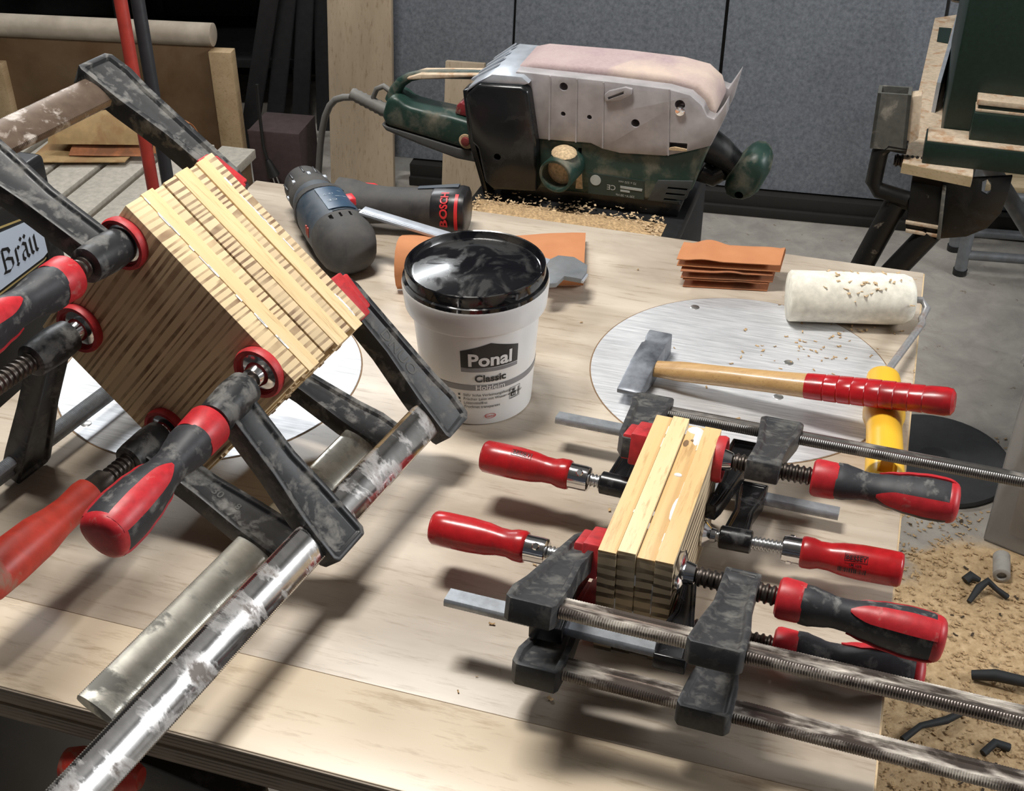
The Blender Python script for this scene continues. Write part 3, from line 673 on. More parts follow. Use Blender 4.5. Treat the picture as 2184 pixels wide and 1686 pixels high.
GA = 'heavy clamps on the large block'; GT = 'grey rail clamps on the small block'; GL = 'red wood-handled clamps on the small block'
XA = -E2
def armdir(deg, s, u): return math.cos(R(deg)) * s + math.sin(R(deg)) * u
def onface(px): return onplane(px[0], px[1], FF - E2 * .006, E2) + E2 * .0055
tg_clamp('clamp with brown glue-stained bar and red-black grip at top of large block', onface((258, 522)), XA, armdir(150, SS, UP), .1235, L2, .025, .064, .082, .20, -.143, .30, .030, .012, dirty('brown_glue_bar', (.16, .115, .085), (.56, .51, .46), .43, .32, .45, 38, .6, (1, 1, 1), .2, .06), M_['iron'], end_px=(-95, 735), rot=R(20), k=1.12, group=GA)
tg_clamp('clamp with dark screw and grey bar low on the left of large block', onface((165, 703)), XA, armdir(-115, SS, UP), .134, L2, .036, .110, .13, .24, -.135, .34, .022, .010, M_['zinc'], M_['iron'], k=1.12, group=GA)
a3 = tg_clamp('clamp with mirror-bright bar and red-black grip on large block', onface((548, 797)), XA, armdir(-50, SS, UP), .120, L2, .043, .067, .089, .197, -.143, .36, .030, .012, M_['barA'], M_['iron'], end_px=(205, 1160), rot=R(-22), k=1.12, group=GA)
a4 = tg_clamp('clamp with worn red wooden handle and dull short bar under large block', onface((350, 920)), XA, armdir(-23.3, SS, UP), .123, L2, .030, .094, .10, .21, -.135, .233, .030, .011, M_['barA2'], M_['iron'], end_px=(-40, 1245), wooden=True, k=1.05, group=GA)

def arm_text(T, tx, size, x, y, z):
    Mt = Matrix(((0, -1, 0, x), (1, 0, 0, y), (0, 0, 1, z), (0, 0, 0, 1)))
    T.part('cast_lettering', text_mb(tx, size, Mt, .01), plain('cast_letter_grey', (.085, .085, .08), .6), smooth=0)
arm_text(a3, 'DNUO', .015, -L2 - .020, .062, .0092 - .0026)
arm_text(a4, '30', .010, .030, .072, .0087 - .0026); arm_text(a4, '8', .009, .030, .092, .0087 - .0026)

def sp(la, aa, z): return V(.0593, .6694, z) + LX * la + AX * aa
tg_clamp('grey clamp gripping far end of small block beside the hammer', sp(.152, BW_, .078), AX, armdir(-18, LX, UP), .095, BW_, .037, .074, .092, .182, -.075, .42, .020, .0078, M_['barTd'], M_['irongrey'], end_px=(2040, 1075), rot=R(66), k=.98, group=GT, bulge=.68)
tg_clamp('grey clamp across near end of small block with glue-crusted upper bar', sp(.0185, BW_, .075), AX, armdir(161, LX, UP), .100, BW_, .044, .070, .087, .182, -.078, .42, .021, .0078, M_['barT'], M_['irongrey'], end_px=(2005, 1362), rot=R(80), k=.98, pad_red=False, group=GT, bulge=.68)
tg_clamp('lowest grey clamp at near end of small block, handle close to bench', sp(.021, BW_, .0215), AX, armdir(168, LX, UP), .086, BW_, .040, .072, .088, .176, -.078, .42, .021, .0078, M_['barT'], M_['irongrey'], end_px=(1970, 1448), rot=R(10), k=.98, group=GT, bulge=.68)
l1 = lm_clamp('red-handled clamp on left side of small block nearest the glue bucket', sp(.134, 0, .045), -AX, (sp(.230, 0, .030) - sp(.134, 0, .045)), .0972, BW_, .021, .043, .058, .135, -BW_ - .016, .100, .0145, .0065, end_px=(1036, 972), group=GL)
l2 = lm_clamp('red-handled clamp on right side of small block with BESSEY print', sp(.117, BW_, .030), AX, (sp(.196, 0, .014) - sp(.117, 0, .030)), .0806, BW_, .026, .062, .075, .152, -BW_ - .016, .098, .0145, .0065, end_px=(1885, 1208), group=GL)
l3 = lm_clamp('red-handled clamp on left side near front end of small block', sp(.0405, 0, .045), -AX, (sp(-.036, 0, .052) - sp(.0405, 0, .045)), .0768, BW_, .022, .049, .064, .142, -BW_ - .018, .099, .0155, .0065, end_px=(938, 1126), group=GL)
def handle_print(T, lines, ang, flip, sg):
    # lettering wrapped on the thick part of the handle
    x0, x1 = T.hx
    for tx, size, t, da, kind in lines:
        xc = x0 + (x1 - x0) * t; r = .0136 + .0003
        def wr(px, py):
            a = ang + sg * (da + py / r); return tuple(T.S @ Vector((xc + flip * px, r * math.cos(a), r * math.sin(a))))
        if kind == 'bars':
            px = -.010
            while px < .010:
                w = random.choice((.0003, .0006, .0009))
                T.part('barcode_line', MB().add([wr(px, -.002), wr(px + w, -.002), wr(px + w, .002), wr(px, .002)], [(0, 1, 2, 3)]), M_['label_black'], parent=T.hd, smooth=0); px += w + random.choice((.0004, .0007))
        elif kind == 'frame':
            for a, b, c, d in ((-.0085, .0085, .0026, .0030), (-.0085, .0085, -.0030, -.0026), (-.0085, -.0081, -.0030, .0030), (.0081, .0085, -.0030, .0030)):
                T.part('print_frame', MB().add([wr(a, c), wr(b, c), wr(b, d), wr(a, d)], [(0, 1, 2, 3)]), M_['label_black'], parent=T.hd, smooth=0)
        else:
            T.part('handle_print', text_mb(tx, size, None, .02, 'CENTER', wr), M_['label_black'], parent=T.hd, smooth=0)

handle_print(l2, [('BESSEY', .0050, .55, 0, 'text'), ('', 0, .55, 0, 'frame'), ('LM 10/5', .0028, .55, -.40, 'text'), ('', 0, .52, -.72, 'bars')], R(142), 1, -1)
handle_print(l1, [('BESSEY', .0048, .55, 0, 'text'), ('', 0, .55, 0, 'frame')], R(247), -1, 1)

# ================================================================== HAMMER, PAINT ROLLER, SANDPAPER, CALIPER
h0 = onz(1340, 843, .012); h1 = onz(1409, 727, .012); hd = (h1 - h0); hl = hd.length; hd.normalize()
hc = onz(1400, 786, .016); he_ = onz(2037, 858, .0543)
hx = (he_ - hc).normalized(); hlen = (he_ - hc).length
MH = frame(Vector((h0.x, h0.y, TZ + .0124)), hd, z=UP)
ham = Thing('hammer', 'locksmith hammer with ash handle and red lacquered end on aluminium plate', 'hammer', Matrix.Translation((h0.x, h0.y, TZ)))
def sq(x, w, hh, zc=0.0): return [(x, -w, zc - hh), (x, w, zc - hh), (x, w, zc + hh), (x, -w, zc + hh)]
hh_ = MB().loft([sq(0, .0115, .0020, .002), sq(.004, .0115, .0035, .002), sq(hl * .36, .0118, .0105), sq(hl * .40, .0120, .0115), sq(hl * .74, .0120, .0115), sq(hl * .78, .0106, .0102), sq(hl * .82, .0106, .0102), sq(hl * .86, .0118, .0115), sq(hl * .985, .0118, .0115), sq(hl, .0105, .0102)], M=MH)
ham.part('head', hh_, M_['hammer'], world=True, bevel=.0012)
MHh = frame(hc - hx * .022, hx, z=UP)
def el(x, a, b): return [(x, a * math.cos(q), b * math.sin(q)) for q in [2 * math.pi * k / 20 for k in range(20)]]
H0 = hlen + .022
prof = [(0, .0088, .0062), (.03, .0090, .0065), (.10, .0100, .0075), (.16, .0112, .0090), (.30, .0100, .0095), (.45, .0112, .0098), (.57, .0128, .0108)]
ham.part('handle', MB().loft([el(t * H0, a, b) for t, a, b in prof], M=MHh), M_['ash'], world=True, smooth=60)
rp = [(.562, .0131, .0111)]
for i in range(8):
    t0 = .58 + i * .042; s = 1 + .05 * math.sin(i * .4)
    rp += [(t0, .0134 * s, .0114 * s), (t0 + .036, .0136 * s, .0116 * s), (t0 + .0385, .0129 * s, .0110 * s)]
rp += [(.93, .0138, .0120), (.975, .0140, .0122), (.992, .0128, .0112), (1.0, .0090, .0080)]
ham.part('red_grip', MB().loft([el(t * H0, a, b) for t, a, b in rp], M=MHh), M_['redhandle'], world=True, smooth=30)
ham.part('wedge', MB().box((-.001, 0, 0), (.003, .003, .009), MHh), M_['screwhead'], world=True)

r0 = onz(1681, 630, .0265); r1 = onz(1949, 639, .0265); rx = (r1 - r0).normalized(); rl = (r1 - r0).length
rol = Thing('paint_roller', 'small paint roller with cream foam sleeve and yellow handle', 'paint roller', Matrix.Translation((r0.x, r0.y, TZ)))
MR = frame(r0, rx, z=UP)
rol.part('foam_sleeve', MB().lathe([(0, .004), (0, .0245), (.002, .0264), (rl * .80, .0264), (rl * .91, .0258), (rl * .965, .0232), (rl * .99, .0185), (rl, .012), (rl + .0005, .004)], 40, MR), M_['foam'], world=True, smooth=50)
y0 = onz(1884, 803, .0185); y1 = onz(1887, 1035, .0185); yd = (y1 - y0).normalized(); yl = (y1 - y0).length
pts = [r1 - rx * .01, r1 + rx * .008, r1 + rx * .013 + Vector((.0, -.006, -.006))]
k0 = onz(1967, 690, .014); pts += [k0 + Vector((.0005, .006, .002)), k0]
for i in range(1, 6): pts.append(k0.lerp(y0, i / 5.0))
pts.append(y0 + yd * .02)
rol.part('wire_frame', MB().tube(pts, .0036, 12), M_['wire'], world=True, smooth=60)
MY = frame(y0, yd, z=UP)
yp = [(-.003, .0110, .010), (0, .0150, .0120), (.006, .0158, .0130), (.028, .0165, .0145), (.050, .0176, .0165), (.060, .0186, .0183), (.066, .0188, .0184), (.074, .0165, .0165), (.085, .0155, .0160), (.110, .0158, .0165), (.135, .0162, .0165), (yl - .006, .0166, .0165), (yl, .014, .0140)]
yh = rol.part('yellow_handle', MB().loft([[(x, a * math.cos(q), b * math.sin(q) - (.0184 - b) * .9 * 0) for q in [2 * math.pi * k / 24 for k in range(24)]] for x, a, b in yp], M=MY), M_['yellow'], world=True, smooth=50)
pc = onz(1893, 996, .034); mc = frame(pc, yd, z=UP)
cut(yh, MB().prism([(-.008, -.005), (-.004, -.008), (.003, -.008), (.005, -.003), (.014, -.003), (.014, .003), (.005, .003), (.003, .008), (-.004, .008), (-.008, .005)], -.012, .010, mc))

def folded(name, label, cat, pA, pB, depthv, layers, wave, hstep, mat, th=.0009, seed=1, group=None, z0=.001, base=None):
    """a folded abrasive sheet: zig-zag in depth, wavy along its length"""
    rnd = random.Random(seed); ph = [rnd.uniform(0, 6) for _ in range(6)]
    A = Vector(pA); B = Vector(pB); n = 22; rows = []
    prof = []
    for k in range(layers):
        zz = z0 + k * hstep
        for j in range(9):
            s = j / 8; s = s if k % 2 == 0 else 1 - s
            prof.append((s, zz + (hstep * .16 * math.sin(math.pi * s)), k))
        if k < layers - 1:
            e = 1.0 if k % 2 == 0 else 0.0; sg = 1 if e else -1
            prof.append((e + sg * .05, zz + hstep * .3, k)); prof.append((e + sg * .05, zz + hstep * .7, k))
    for (s, z, k) in prof:
        row = []
        for i in range(n + 1):
            t = i / n; sh = .02 * math.sin(k * 2.1 + ph[0])
            p = A.lerp(B, t + sh * (k > 0)) + depthv * s
            dz = wave * (math.sin(t * 7 + ph[k % 6]) + .5 * math.sin(t * 15 + ph[(k + 2) % 6])) * (.35 + .65 * s) * (1 if k else .15)
            row.append(Vector((p.x, p.y, TZ + max(.0008, z + abs(dz) * .6 + dz * .4))))
        rows.append(row)
    mb = MB().sheet(rows, th)
    return single(name, mb, mat, label, cat, base or Vector((A.x, A.y, TZ)), group, smooth=50)
GS = 'folded sandpaper on the bench'
sA, sB = onz(1456, 612, 0), onz(1636, 622, 0)
folded('folded_sandpaper', 'bottom folded sandpaper of the little stack by the cream roller', 'sandpaper', sA, sB, TN * .040, 2, .0016, .0085, M_['sandbrown'], seed=3, group=GS)
q1 = Vector((0, 0, .021)); folded('folded_sandpaper', 'middle folded sandpaper with curling edge in the little stack', 'sandpaper', onz(1450, 612, 0), onz(1645, 622, 0), TN * .042, 2, .0030, .0075, M_['sandbrown'], seed=5, group=GS, z0=.0118)
folded('folded_sandpaper', 'top folded sandpaper of the little stack, bent upward at one corner', 'sandpaper', onz(1440, 608, 0), onz(1658, 622, 0), TN * .040, 2, .0036, .0075, M_['sand'], seed=8, group=GS, z0=.0240)

# big bent sheet under the caliper, behind the bucket
a0 = onz(848, 640, 0); b0 = onz(1244, 614, 0)
dx_ = (b0 - a0).normalized(); dd = Vector((-dx_.y, dx_.x, 0)); ll = (b0 - a0).length; rows = []
for d_s, z_s in ((.004, .02), (-.003, .2), (-.006, .45), (-.004, .7), (.003, .9), (.014, 1.0), (.028, .98), (.042, .88), (.056, .72), (.070, .55), (.084, .42)):
    row = []
    for j in range(25):
        t = j / 24; hh = .036 * max(0, 1 - t * 1.15) ** 1.1 + .0148 + .005 * math.sin(t * 9)
        wdt = 1.0 + .25 * t; jag = .004 * math.sin(t * 40 + d_s * 90)
        row.append(a0 + dx_ * (ll * t + d_s * .25) + dd * (d_s * wdt + .018 * (1 - t)) + UP * (hh * (z_s if t < .45 else z_s * .5 + .5 * min(1, z_s * 2)) + .0008))
    rows.append(row)
single('bent_sandpaper', MB().sheet(rows, .0010), M_['sand'], 'large bent orange sandpaper sheet under the caliper behind the bucket', 'sandpaper', a0 + dx_ * ll * .4, smooth=60)

c0 = onz(772, 449, .060); c1 = onz(1249, 594, .028); cx_ = (c1 - c0).normalized(); cl = (c1 - c0).length
MC = frame(c0, cx_, z=UP)
cal = Thing('vernier_caliper', 'steel vernier caliper resting across bent sandpaper behind bucket', 'caliper', Matrix.Translation(c1 - UP * .004))
cal.part('beam', MB().box((cl / 2, 0, 0), (cl, .016, .0036), MC).box((cl / 2, -.0052, .002), (cl * .98, .003, .0008), MC), M_['slight'], world=True, bevel=.0005)
jw = MB().prism([(cl - .046, .009), (cl - .040, .024), (cl - .024, .030), (cl - .006, .022), (cl - .002, .008), (cl - .002, -.008), (cl - .020, -.012), (cl - .022, -.030), (cl - .032, -.038), (cl - .040, -.026), (cl - .042, -.009)], -.0022, .0034, MC)
cal.part('jaw', jw, M_['steel'], world=True, bevel=.0005)
cal.part('slider', MB().box((cl - .075, 0, .0008), (.062, .022, .0062), MC), M_['slight'], world=True, bevel=.0006)
cal.part('depth_rod', MB().box((.004, 0, -.0004), (.016, .003, .0016), MC), M_['screwhead'], world=True)

# ================================================================== CORDLESS DRILL
d0 = onz(740, 522, .032); dX = (onz(634, 374, .032) - d0).normalized()
MD = frame(d0, dX, z=UP)
dr = Thing('cordless_drill', 'blue and black cordless drill driver lying on its side', 'drill', frame(V(d0.x, d0.y), dX, z=UP))
def loc(mb): mb.v = [(x, y, z + .032) for x, y, z in mb.v]; return mb
def ov(x, a, b, zc=0.0, n=28, p=2.4): 
    return [(x, a * math.copysign(abs(math.cos(q)) ** (2 / p), math.cos(q)), zc + b * math.copysign(abs(math.sin(q)) ** (2 / p), math.sin(q))) for q in [2 * math.pi * k / n for k in range(n)]]
rear = dr.part('motor_cap', loc(MB().loft([ov(-.026, .012, .012), ov(-.023, .022, .021), ov(-.015, .029, .028), ov(-.004, .0325, .0315), ov(.016, .0335, .032), ov(.022, .0335, .032)])), M_['drillblk'], smooth=50)
dhs = dr.part('housing', loc(MB().loft([ov(.020, .0325, .031), ov(.06, .0325, .031), ov(.090, .0315, .030), ov(.098, .0300, .0285)])), M_['blue'], smooth=50)
dr.part('rubber_rib', loc(MB().loft([ov(.090, .0325, .0312), ov(.100, .0318, .0305), ov(.104, .0300, .0288)])), M_['drillblk'], smooth=50)
dr.part('gearbox', loc(MB().loft([ov(.100, .0290, .0285, p=2), ov(.112, .0285, .028, p=2), ov(.120, .0270, .0268, p=2)])), M_['blue'], smooth=50)
cr = dr.part('clutch_ring', loc(MB().lathe([(.119, .0262), (.121, .0272), (.139, .0268), (.142, .0255), (.142, .022)], 36)), M_['drillblk'])
mb = MB()
for k in range(8):
    a = 2 * math.pi * k / 8; mb.box((.139, .0262 * math.cos(a), .0262 * math.sin(a)), (.007, .004, .004))
dr.part('clutch_marks', loc(mb), M_['slight'], parent=cr, bevel=.0006, stuff=True)
ch = dr.part('chuck', loc(MB().lathe([(.142, .0215), (.1425, .0242), (.150, .0248), (.166, .0245), (.172, .0228), (.174, .0150), (.1745, .006)], 36)), M_['drillblk'])
mb = MB()
for k in range(10):
    a = 2 * math.pi * k / 10 + .2
    mb.box((.158, .0245 * math.cos(a), .0245 * math.sin(a)), (.018, .0022, .0022), Matrix.Identity(4))
dr.part('chuck_ribs', loc(mb), M_['battery'], parent=ch, bevel=.0008, stuff=True)
# handle to the right
hdv = (onz(985, 446, .028) - onz(752, 430, .028)); hdl = hdv.length
MHd = frame(dr.I @ onz(752, 432, .030), (dr.I.to_3x3() @ hdv), z=UP)
def hs2(t, a, b, zc=0.0): return ov(t * hdl, a, b, zc, 28, 2.6)
hg = dr.part('grip', MB().loft([hs2(-.14, .030, .026), hs2(.0, .028, .025), (hs2(.12, .0235, .0215)), hs2(.30, .0205, .0200), hs2(.50, .0210, .0205), hs2(.68, .0230, .0225), hs2(.76, .0245, .0235)], M=MHd), M_['drillblk'], smooth=50)
bt_ = dr.part('battery', MB().loft([hs2(.745, .0250, .0240), hs2(.76, .0258, .0248), hs2(.93, .0275, .0262), hs2(1.0, .0280, .0265), hs2(1.04, .0270, .0255), hs2(1.055, .0235, .022)], M=MHd), M_['battery'], smooth=50)
def hsurf(t, ang, off=.0008):
    # point on the battery / grip skin; ang measured from local -y (towards the camera) upwards
    a = .0205 + .0075 * max(0, min(1, (t - .45) / .5)); b = a * .95
    q = math.pi + ang * -1; c, s = math.cos(q), math.sin(q); p = 2.6
    return Vector((t * hdl, math.copysign(abs(c) ** (2 / p), c) * (a + off), -math.copysign(abs(s) ** (2 / p), s) * (b + off) * -1))
def skin(t0, t1, a0, a1, mat, name, parent, th=.0008, n=8):
    rows = [[hsurf(t0 + (t1 - t0) * i / n, a0 + (a1 - a0) * j / n) for j in range(n + 1)] for i in range(n + 1)]
    return dr.part(name, MB().sheet(rows, th, MHd), mat, parent=parent, smooth=50)
skin(.965, .995, R(-20), R(68), M_['boschred'], 'red_stripe', bt_)
skin(.60, .965, R(92), R(120), M_['blue'], 'blue_trim', hg)
def twrap(px, py):   # text runs round the battery, reading upwards
    return tuple(MHd @ hsurf(.875 - py / hdl, R(30) + px / .026, .0014))
dr.part('brand_print', text_mb('BOSCH', .0125, None, .03, 'CENTER', twrap), M_['boschred'], parent=bt_, smooth=0)
dr.part('trigger', MB().loft([hs2(-.02, .004, .005, 0), hs2(.06, .007, .007), hs2(.16, .007, .007), hs2(.22, .003, .004)], M=MHd @ Matrix.Translation((0, .022, .008))), M_['boschred'], smooth=50)
dr.part('direction_switch', loc(MB().box((.062, -.026, .022), (.016, .008, .009))), M_['boschred'], bevel=.0012)
def dskin(x0, x1, a0, a1, mat, name, th=.0008, off=.0006, parent=None, n=8):
    rows = []
    for i in range(n + 1):
        x = x0 + (x1 - x0) * i / n; rows.append([Vector((x, (.0325 + off) * math.copysign(abs(math.cos(q)) ** (2 / 2.4), math.cos(q)), .032 + (.031 + off) * math.sin(q) ** (2 / 2.4))) for q in [a0 + (a1 - a0) * j / n for j in range(n + 1)]])
    return dr.part(name, MB().sheet(rows, th), mat, smooth=50, parent=parent)
dpl = dskin(.030, .086, R(78), R(128), plain('label_blue', (.035, .07, .12), .3), 'rating_plate')
def dtext(tx, size, x, q, mat, rot=1):
    f = lambda px, py: (x - py * rot * 1.0, (.0340) * math.copysign(abs(math.cos(q - px / .032)) ** (2 / 2.4), math.cos(q - px / .032)), .032 + .0324 * abs(math.sin(q - px / .032)) ** (2 / 2.4))
    dr.part('plate_print', text_mb(tx, size, None, .01, 'CENTER', f), mat, parent=dpl, smooth=0)
lw = plain('plate_letter_grey', (.30, .36, .42), .5)
dtext('CE', .0065, .050, R(92), lw); dtext('12 V', .0045, .066, R(92), lw); dtext('0-400 / 1300', .0028, .058, R(112), lw); dtext('min', .0028, .072, R(112), lw)
for k in range(2):
    rows = []
    for i in range(3):
        x = .024 + k * .0040 + .0022 * i / 2
        rows.append([Vector((x, .0325 * math.copysign(abs(math.cos(q)) ** (2 / 2.4), math.cos(q)), .032 + .031 * math.sin(q) ** (2 / 2.4))) for q in [R(82) + R(44) * jj / 8 for jj in range(9)]])
    cut(dhs, MB().sheet(rows, .009, dr.M))
for k in range(3): cut(rear, MB().add(*(lambda q: (q.v, q.f))(loc(MB().box((.012, .012 - .011 * k, .0305), (.010, .0026 if k else .004, .008)))), dr.M))
for k in range(4): cut(dhs, MB().add(*(lambda q: (q.v, q.f))(loc(MB().box((.052 - k * .0052, -.0290, .0165), (.0022, .010, .010)))), dr.M))
for k in range(2): dr.part('red_vent', loc(MB().box((.044 - k * .006, .0322, .004), (.004, .0022, .012))), plain('vent_red', (.35, .04, .02), .5), bevel=.0006)

# ================================================================== BELT SANDER on a black cabinet behind the bench
GZ = -.03
S0 = onz(1250, 447, GZ); MS2 = frame(S0, TU, y=UP)
uR = onz(1446, 498, GZ).dot(TU); uL = onz(985, 446, GZ).dot(TU); nF = NB + .012
cab = Thing('low_cabinet', 'black cabinet carrying the belt sander, top strewn with sawdust', 'cabinet', frame(tb((uL + uR) / 2, nF + .15, -TZ), TU, z=UP))
wc = uR - uL; hcab = TZ + GZ
cab.part('body', MB().box((0, 0, hcab / 2 - .01), (wc - .01, .29, hcab - .02)), M_['black'], bevel=.002)
cab.part('top_plate', MB().box((0, 0, hcab - .010), (wc, .30, .020)), M_['black'], bevel=.002)
cab.part('door', MB().box((0, -.149, hcab / 2 - .02), (wc - .03, .012, hcab - .10)), M_['black'], bevel=.002)
rd = random.Random(4)
# sawdust ridge on the cabinet
rows = []
for i in range(70):
    u = uL + .012 + (uR - uL - .03) * i / 69; row = []
    for j in range(10):
        s = j / 9; edge = min(1, i / 6, (69 - i) / 10) * math.sin(math.pi * min(1, s * 1.15 + .02)) ** .7 if s < .87 else 0
        hgt = .0008 + edge * (.009 + .004 * rd.random()); row.append(tb(u, nF + .004 + .072 * s + .002 * rd.random(), GZ + hgt))
    rows.append(row)
sd = build('sawdust_ridge', MB().sheet(rows, .0012), M_['dust'], smooth=60)
tag(sd, 'ridge of sawdust on the black cabinet in front of sander', 'sawdust'); sd['kind'] = 'stuff'
def flakes(name, label, n, fn, mat, size=(.002, .006), seed=1, th=.0004):
    r_ = random.Random(seed); mb = MB()
    for _ in range(n):
        p = fn(r_)
        if p is None: continue
        l = r_.uniform(*size); w = l * r_.uniform(.25, .6); a = r_.uniform(0, 6.28); cu_ = r_.uniform(.0, .5) * l
        Mx = Matrix.Translation(p) @ Matrix.Rotation(a, 4, 'Z') @ Matrix.Rotation(r_.uniform(-.35, .35), 4, 'X')
        mb.add([(-l / 2, -w / 2, th + cu_ * .5), (0, -w / 2, th), (l / 2, -w / 2, th + cu_ * .5), (-l / 2, w / 2, th + cu_ * .5), (0, w / 2, th), (l / 2, w / 2, th + cu_ * .5), (-l / 2, -w / 2, cu_ * .5), (0, -w / 2, 0), (l / 2, -w / 2, cu_ * .5), (-l / 2, w / 2, cu_ * .5), (0, w / 2, 0), (l / 2, w / 2, cu_ * .5)],
               [(0, 1, 4, 3), (1, 2, 5, 4), (6, 9, 10, 7), (7, 10, 11, 8), (0, 6, 7, 1), (1, 7, 8, 2), (3, 4, 10, 9), (4, 5, 11, 10), (0, 3, 9, 6), (2, 8, 11, 5)], Mx)
    o = build(name, mb, mat, smooth=0); tag(o, label, 'wood shavings'); o['kind'] = 'stuff'; return o
flakes('sawdust_flakes', 'loose sawdust flakes around the feet of the belt sander', 1500, lambda r: tb(r.uniform(uL + .01, uR - .02), nF + abs(r.gauss(.03, .03)), GZ + .0085 * max(0, 1 - abs(r.random() - .5))), M_['dust2'], (.002, .006), 3)

sn = Thing('belt_sander', 'green and grey belt sander standing upside down with its belt upward', 'belt sander', Matrix.Translation(S0))
def spr(px, z0, z1, yclip=False):
    pl = tr(MS2, *px)
    if yclip: pl = [(x, max(-.0004, y)) for x, y in pl]
    return MB().prism(pl, z0, z1, MS2)
side = sn.part('side_plate', spr([(1100, 152), (1180, 161), (1300, 174), (1425, 190), (1472, 203), (1497, 225), (1508, 248), (1523, 254), (1538, 236), (1551, 214), (1549, 245), (1532, 280), (1515, 312), (1470, 323), (1418, 333), (1322, 327), (1285, 318), (1260, 306), (1150, 297), (1090, 292)], -.020, 0), M_['sgrey'], world=True, bevel=.0016)
sn.part('far_plate', spr([(1100, 172), (1300, 194), (1425, 208), (1472, 218), (1497, 235), (1508, 248), (1523, 254), (1551, 214), (1532, 280), (1515, 312), (1322, 327), (1150, 297), (1090, 292)], -.122, -.102), M_['sgrey'], world=True, bevel=.0016)
blt = tr(MS2, (1085, 166), (1098, 152), (1125, 147), (1300, 162), (1425, 178), (1484, 194), (1512, 220), (1522, 256), (1490, 296), (1440, 300), (1120, 270), (1090, 230))
sn.part('sanding_belt', MB().prism(blt, -.100, -.022, MS2), M_['belt'], world=True, bevel=.006, seg=3, label='dusty pinkish sanding belt')
shs = sn.part('housing', spr([(1080, 285), (1150, 297), (1260, 306), (1322, 327), (1418, 333), (1515, 312), (1497, 350), (1474, 408), (1442, 436), (1360, 428), (1200, 411), (1062, 398)], -.118, -.004), M_['green'], world=True, bevel=.004, seg=3)
sn.part('motor_hood', spr([(1070, 390), (1150, 403), (1300, 420), (1440, 434), (1449, 446), (1440, 480), (1060, 470)], -.110, -.012, True), M_['sblack'], world=True, bevel=.002)
rcv = sn.part('rear_cover', spr([(1000, 196), (1028, 170), (1118, 176), (1134, 184), (1150, 297), (1152, 400), (1060, 395), (1041, 378), (1026, 305), (1012, 294)], -.090, .016), M_['sblack'], world=True, bevel=.006, seg=3)
cut(rcv, MB().cyl(MS2 @ Vector((*tr(MS2, (1069, 324))[0], .004)), MS2 @ Vector((*tr(MS2, (1069, 324))[0], .022)), .0045))
sn.part('cover_strip', spr([(989, 190), (1000, 188), (1014, 300), (1046, 432), (1036, 436), (1002, 300)], -.02, .004, True), M_['sblack'], world=True, bevel=.001)
sn.part('rear_lip', spr([(1000, 190), (1006, 178), (1055, 152), (1118, 158), (1134, 172), (1118, 177), (1028, 171)], -.105, .010), M_['slight'], world=True, bevel=.0015)
for k in range(4): sn.part('lip_rib', spr([(992 + 4 * k, 182 - 2 * k), (1050, 150 - 1.5 * k), (1052, 152 - 1.5 * k), (996 + 4 * k, 186 - 2 * k)], -.03 - .022 * k, -.022 - .022 * k), M_['slight'], world=True)
for px, r_ in (((1202, 185), .0052), ((1201, 243), .0030), ((1257, 250), .0030), ((1355, 263), .0052), ((1450, 224), .0062)):
    x, y = tr(MS2, px)[0]
    cut(side, MB().cyl(MS2 @ Vector((x, y, -.030)), MS2 @ Vector((x, y, .010)), r_, 20))
x, y = tr(MS2, (1451, 236))[0]; sn.part('plate_screw', MB().cyl(MS2 @ Vector((x, y, -.014)), MS2 @ Vector((x, y, .003)), .0058, 20), M_['chrome'], parent=side, world=True, bevel=.0006)
cut(side, spr([(1426, 303), (1466, 306), (1465, 321), (1426, 318)], -.016, .006))
sn.part('slot_dust', spr([(1427, 315), (1440, 313), (1465, 318), (1465, 322), (1427, 319)], -.001, .0012), M_['dust2'], parent=side, world=True)
for xa, ya, yb in ((1172, 162, 298), (1229, 168, 303), (1286, 175, 315), (1426, 190, 331)):
    sn.part('panel_rib', spr([(xa, ya), (xa + 3, ya), (xa + 1, yb), (xa - 2, yb)], -.001, .0012), M_['sgrey'], parent=side, world=True)
blv = sn.part('belt_lever', spr([(1290, 200), (1300, 192), (1335, 184), (1350, 188), (1348, 200), (1325, 212), (1292, 215)], -.001, .004), M_['sgrey'], parent=side, world=True, bevel=.001)
cut(blv, spr([(1297, 205), (1332, 192), (1332, 198), (1299, 210)], -.0005, .010))
# dust port
cx2, cy2 = tr(MS2, (1213, 350))[0]; p0 = MS2 @ Vector((cx2, cy2, -.01)); ex = nearest_on_ray(1184, 376, p0 - TN * .045 - TU * .012)
Md = frame(p0, ex - p0, z=UP); dl = (ex - p0).length
sn.part('dust_port', MB().lathe([(0, .0205), (dl, .0215), (dl + .0005, .0205), (dl, .0178), (dl - .02, .0175)], 32, Md, cap=False), M_['green'], world=True)
sn.part('port_dust', MB().lathe([(dl - .016, .0176), (dl - .013, .012), (dl - .012, .0001)], 24, Md), M_['dust2'], world=True)
mb = blob(0, 0, 0, .016, .020, .008, 14); mb.v = [tuple(p0.lerp(ex, .45) + UP * .0195 + Vector(v)) for v in mb.v]
sn.part('dust_heap', mb, M_['dust2'], world=True)
cut(shs, spr([(1231, 318), (1239, 318), (1238, 350), (1231, 350)], -.020, .004))
sn.part('seam_dust', spr([(1231, 348), (1238, 348), (1241, 405), (1226, 404)], -.005, -.0030), M_['dust2'], world=True)
npz = sn.part('rating_plate', spr([(1254, 370), (1373, 388), (1372, 428), (1253, 414)], -.005, -.0030), plain('plate_green', (.02, .04, .035), .4), world=True)
xa, ya = tr(MS2, (1296, 400))[0]
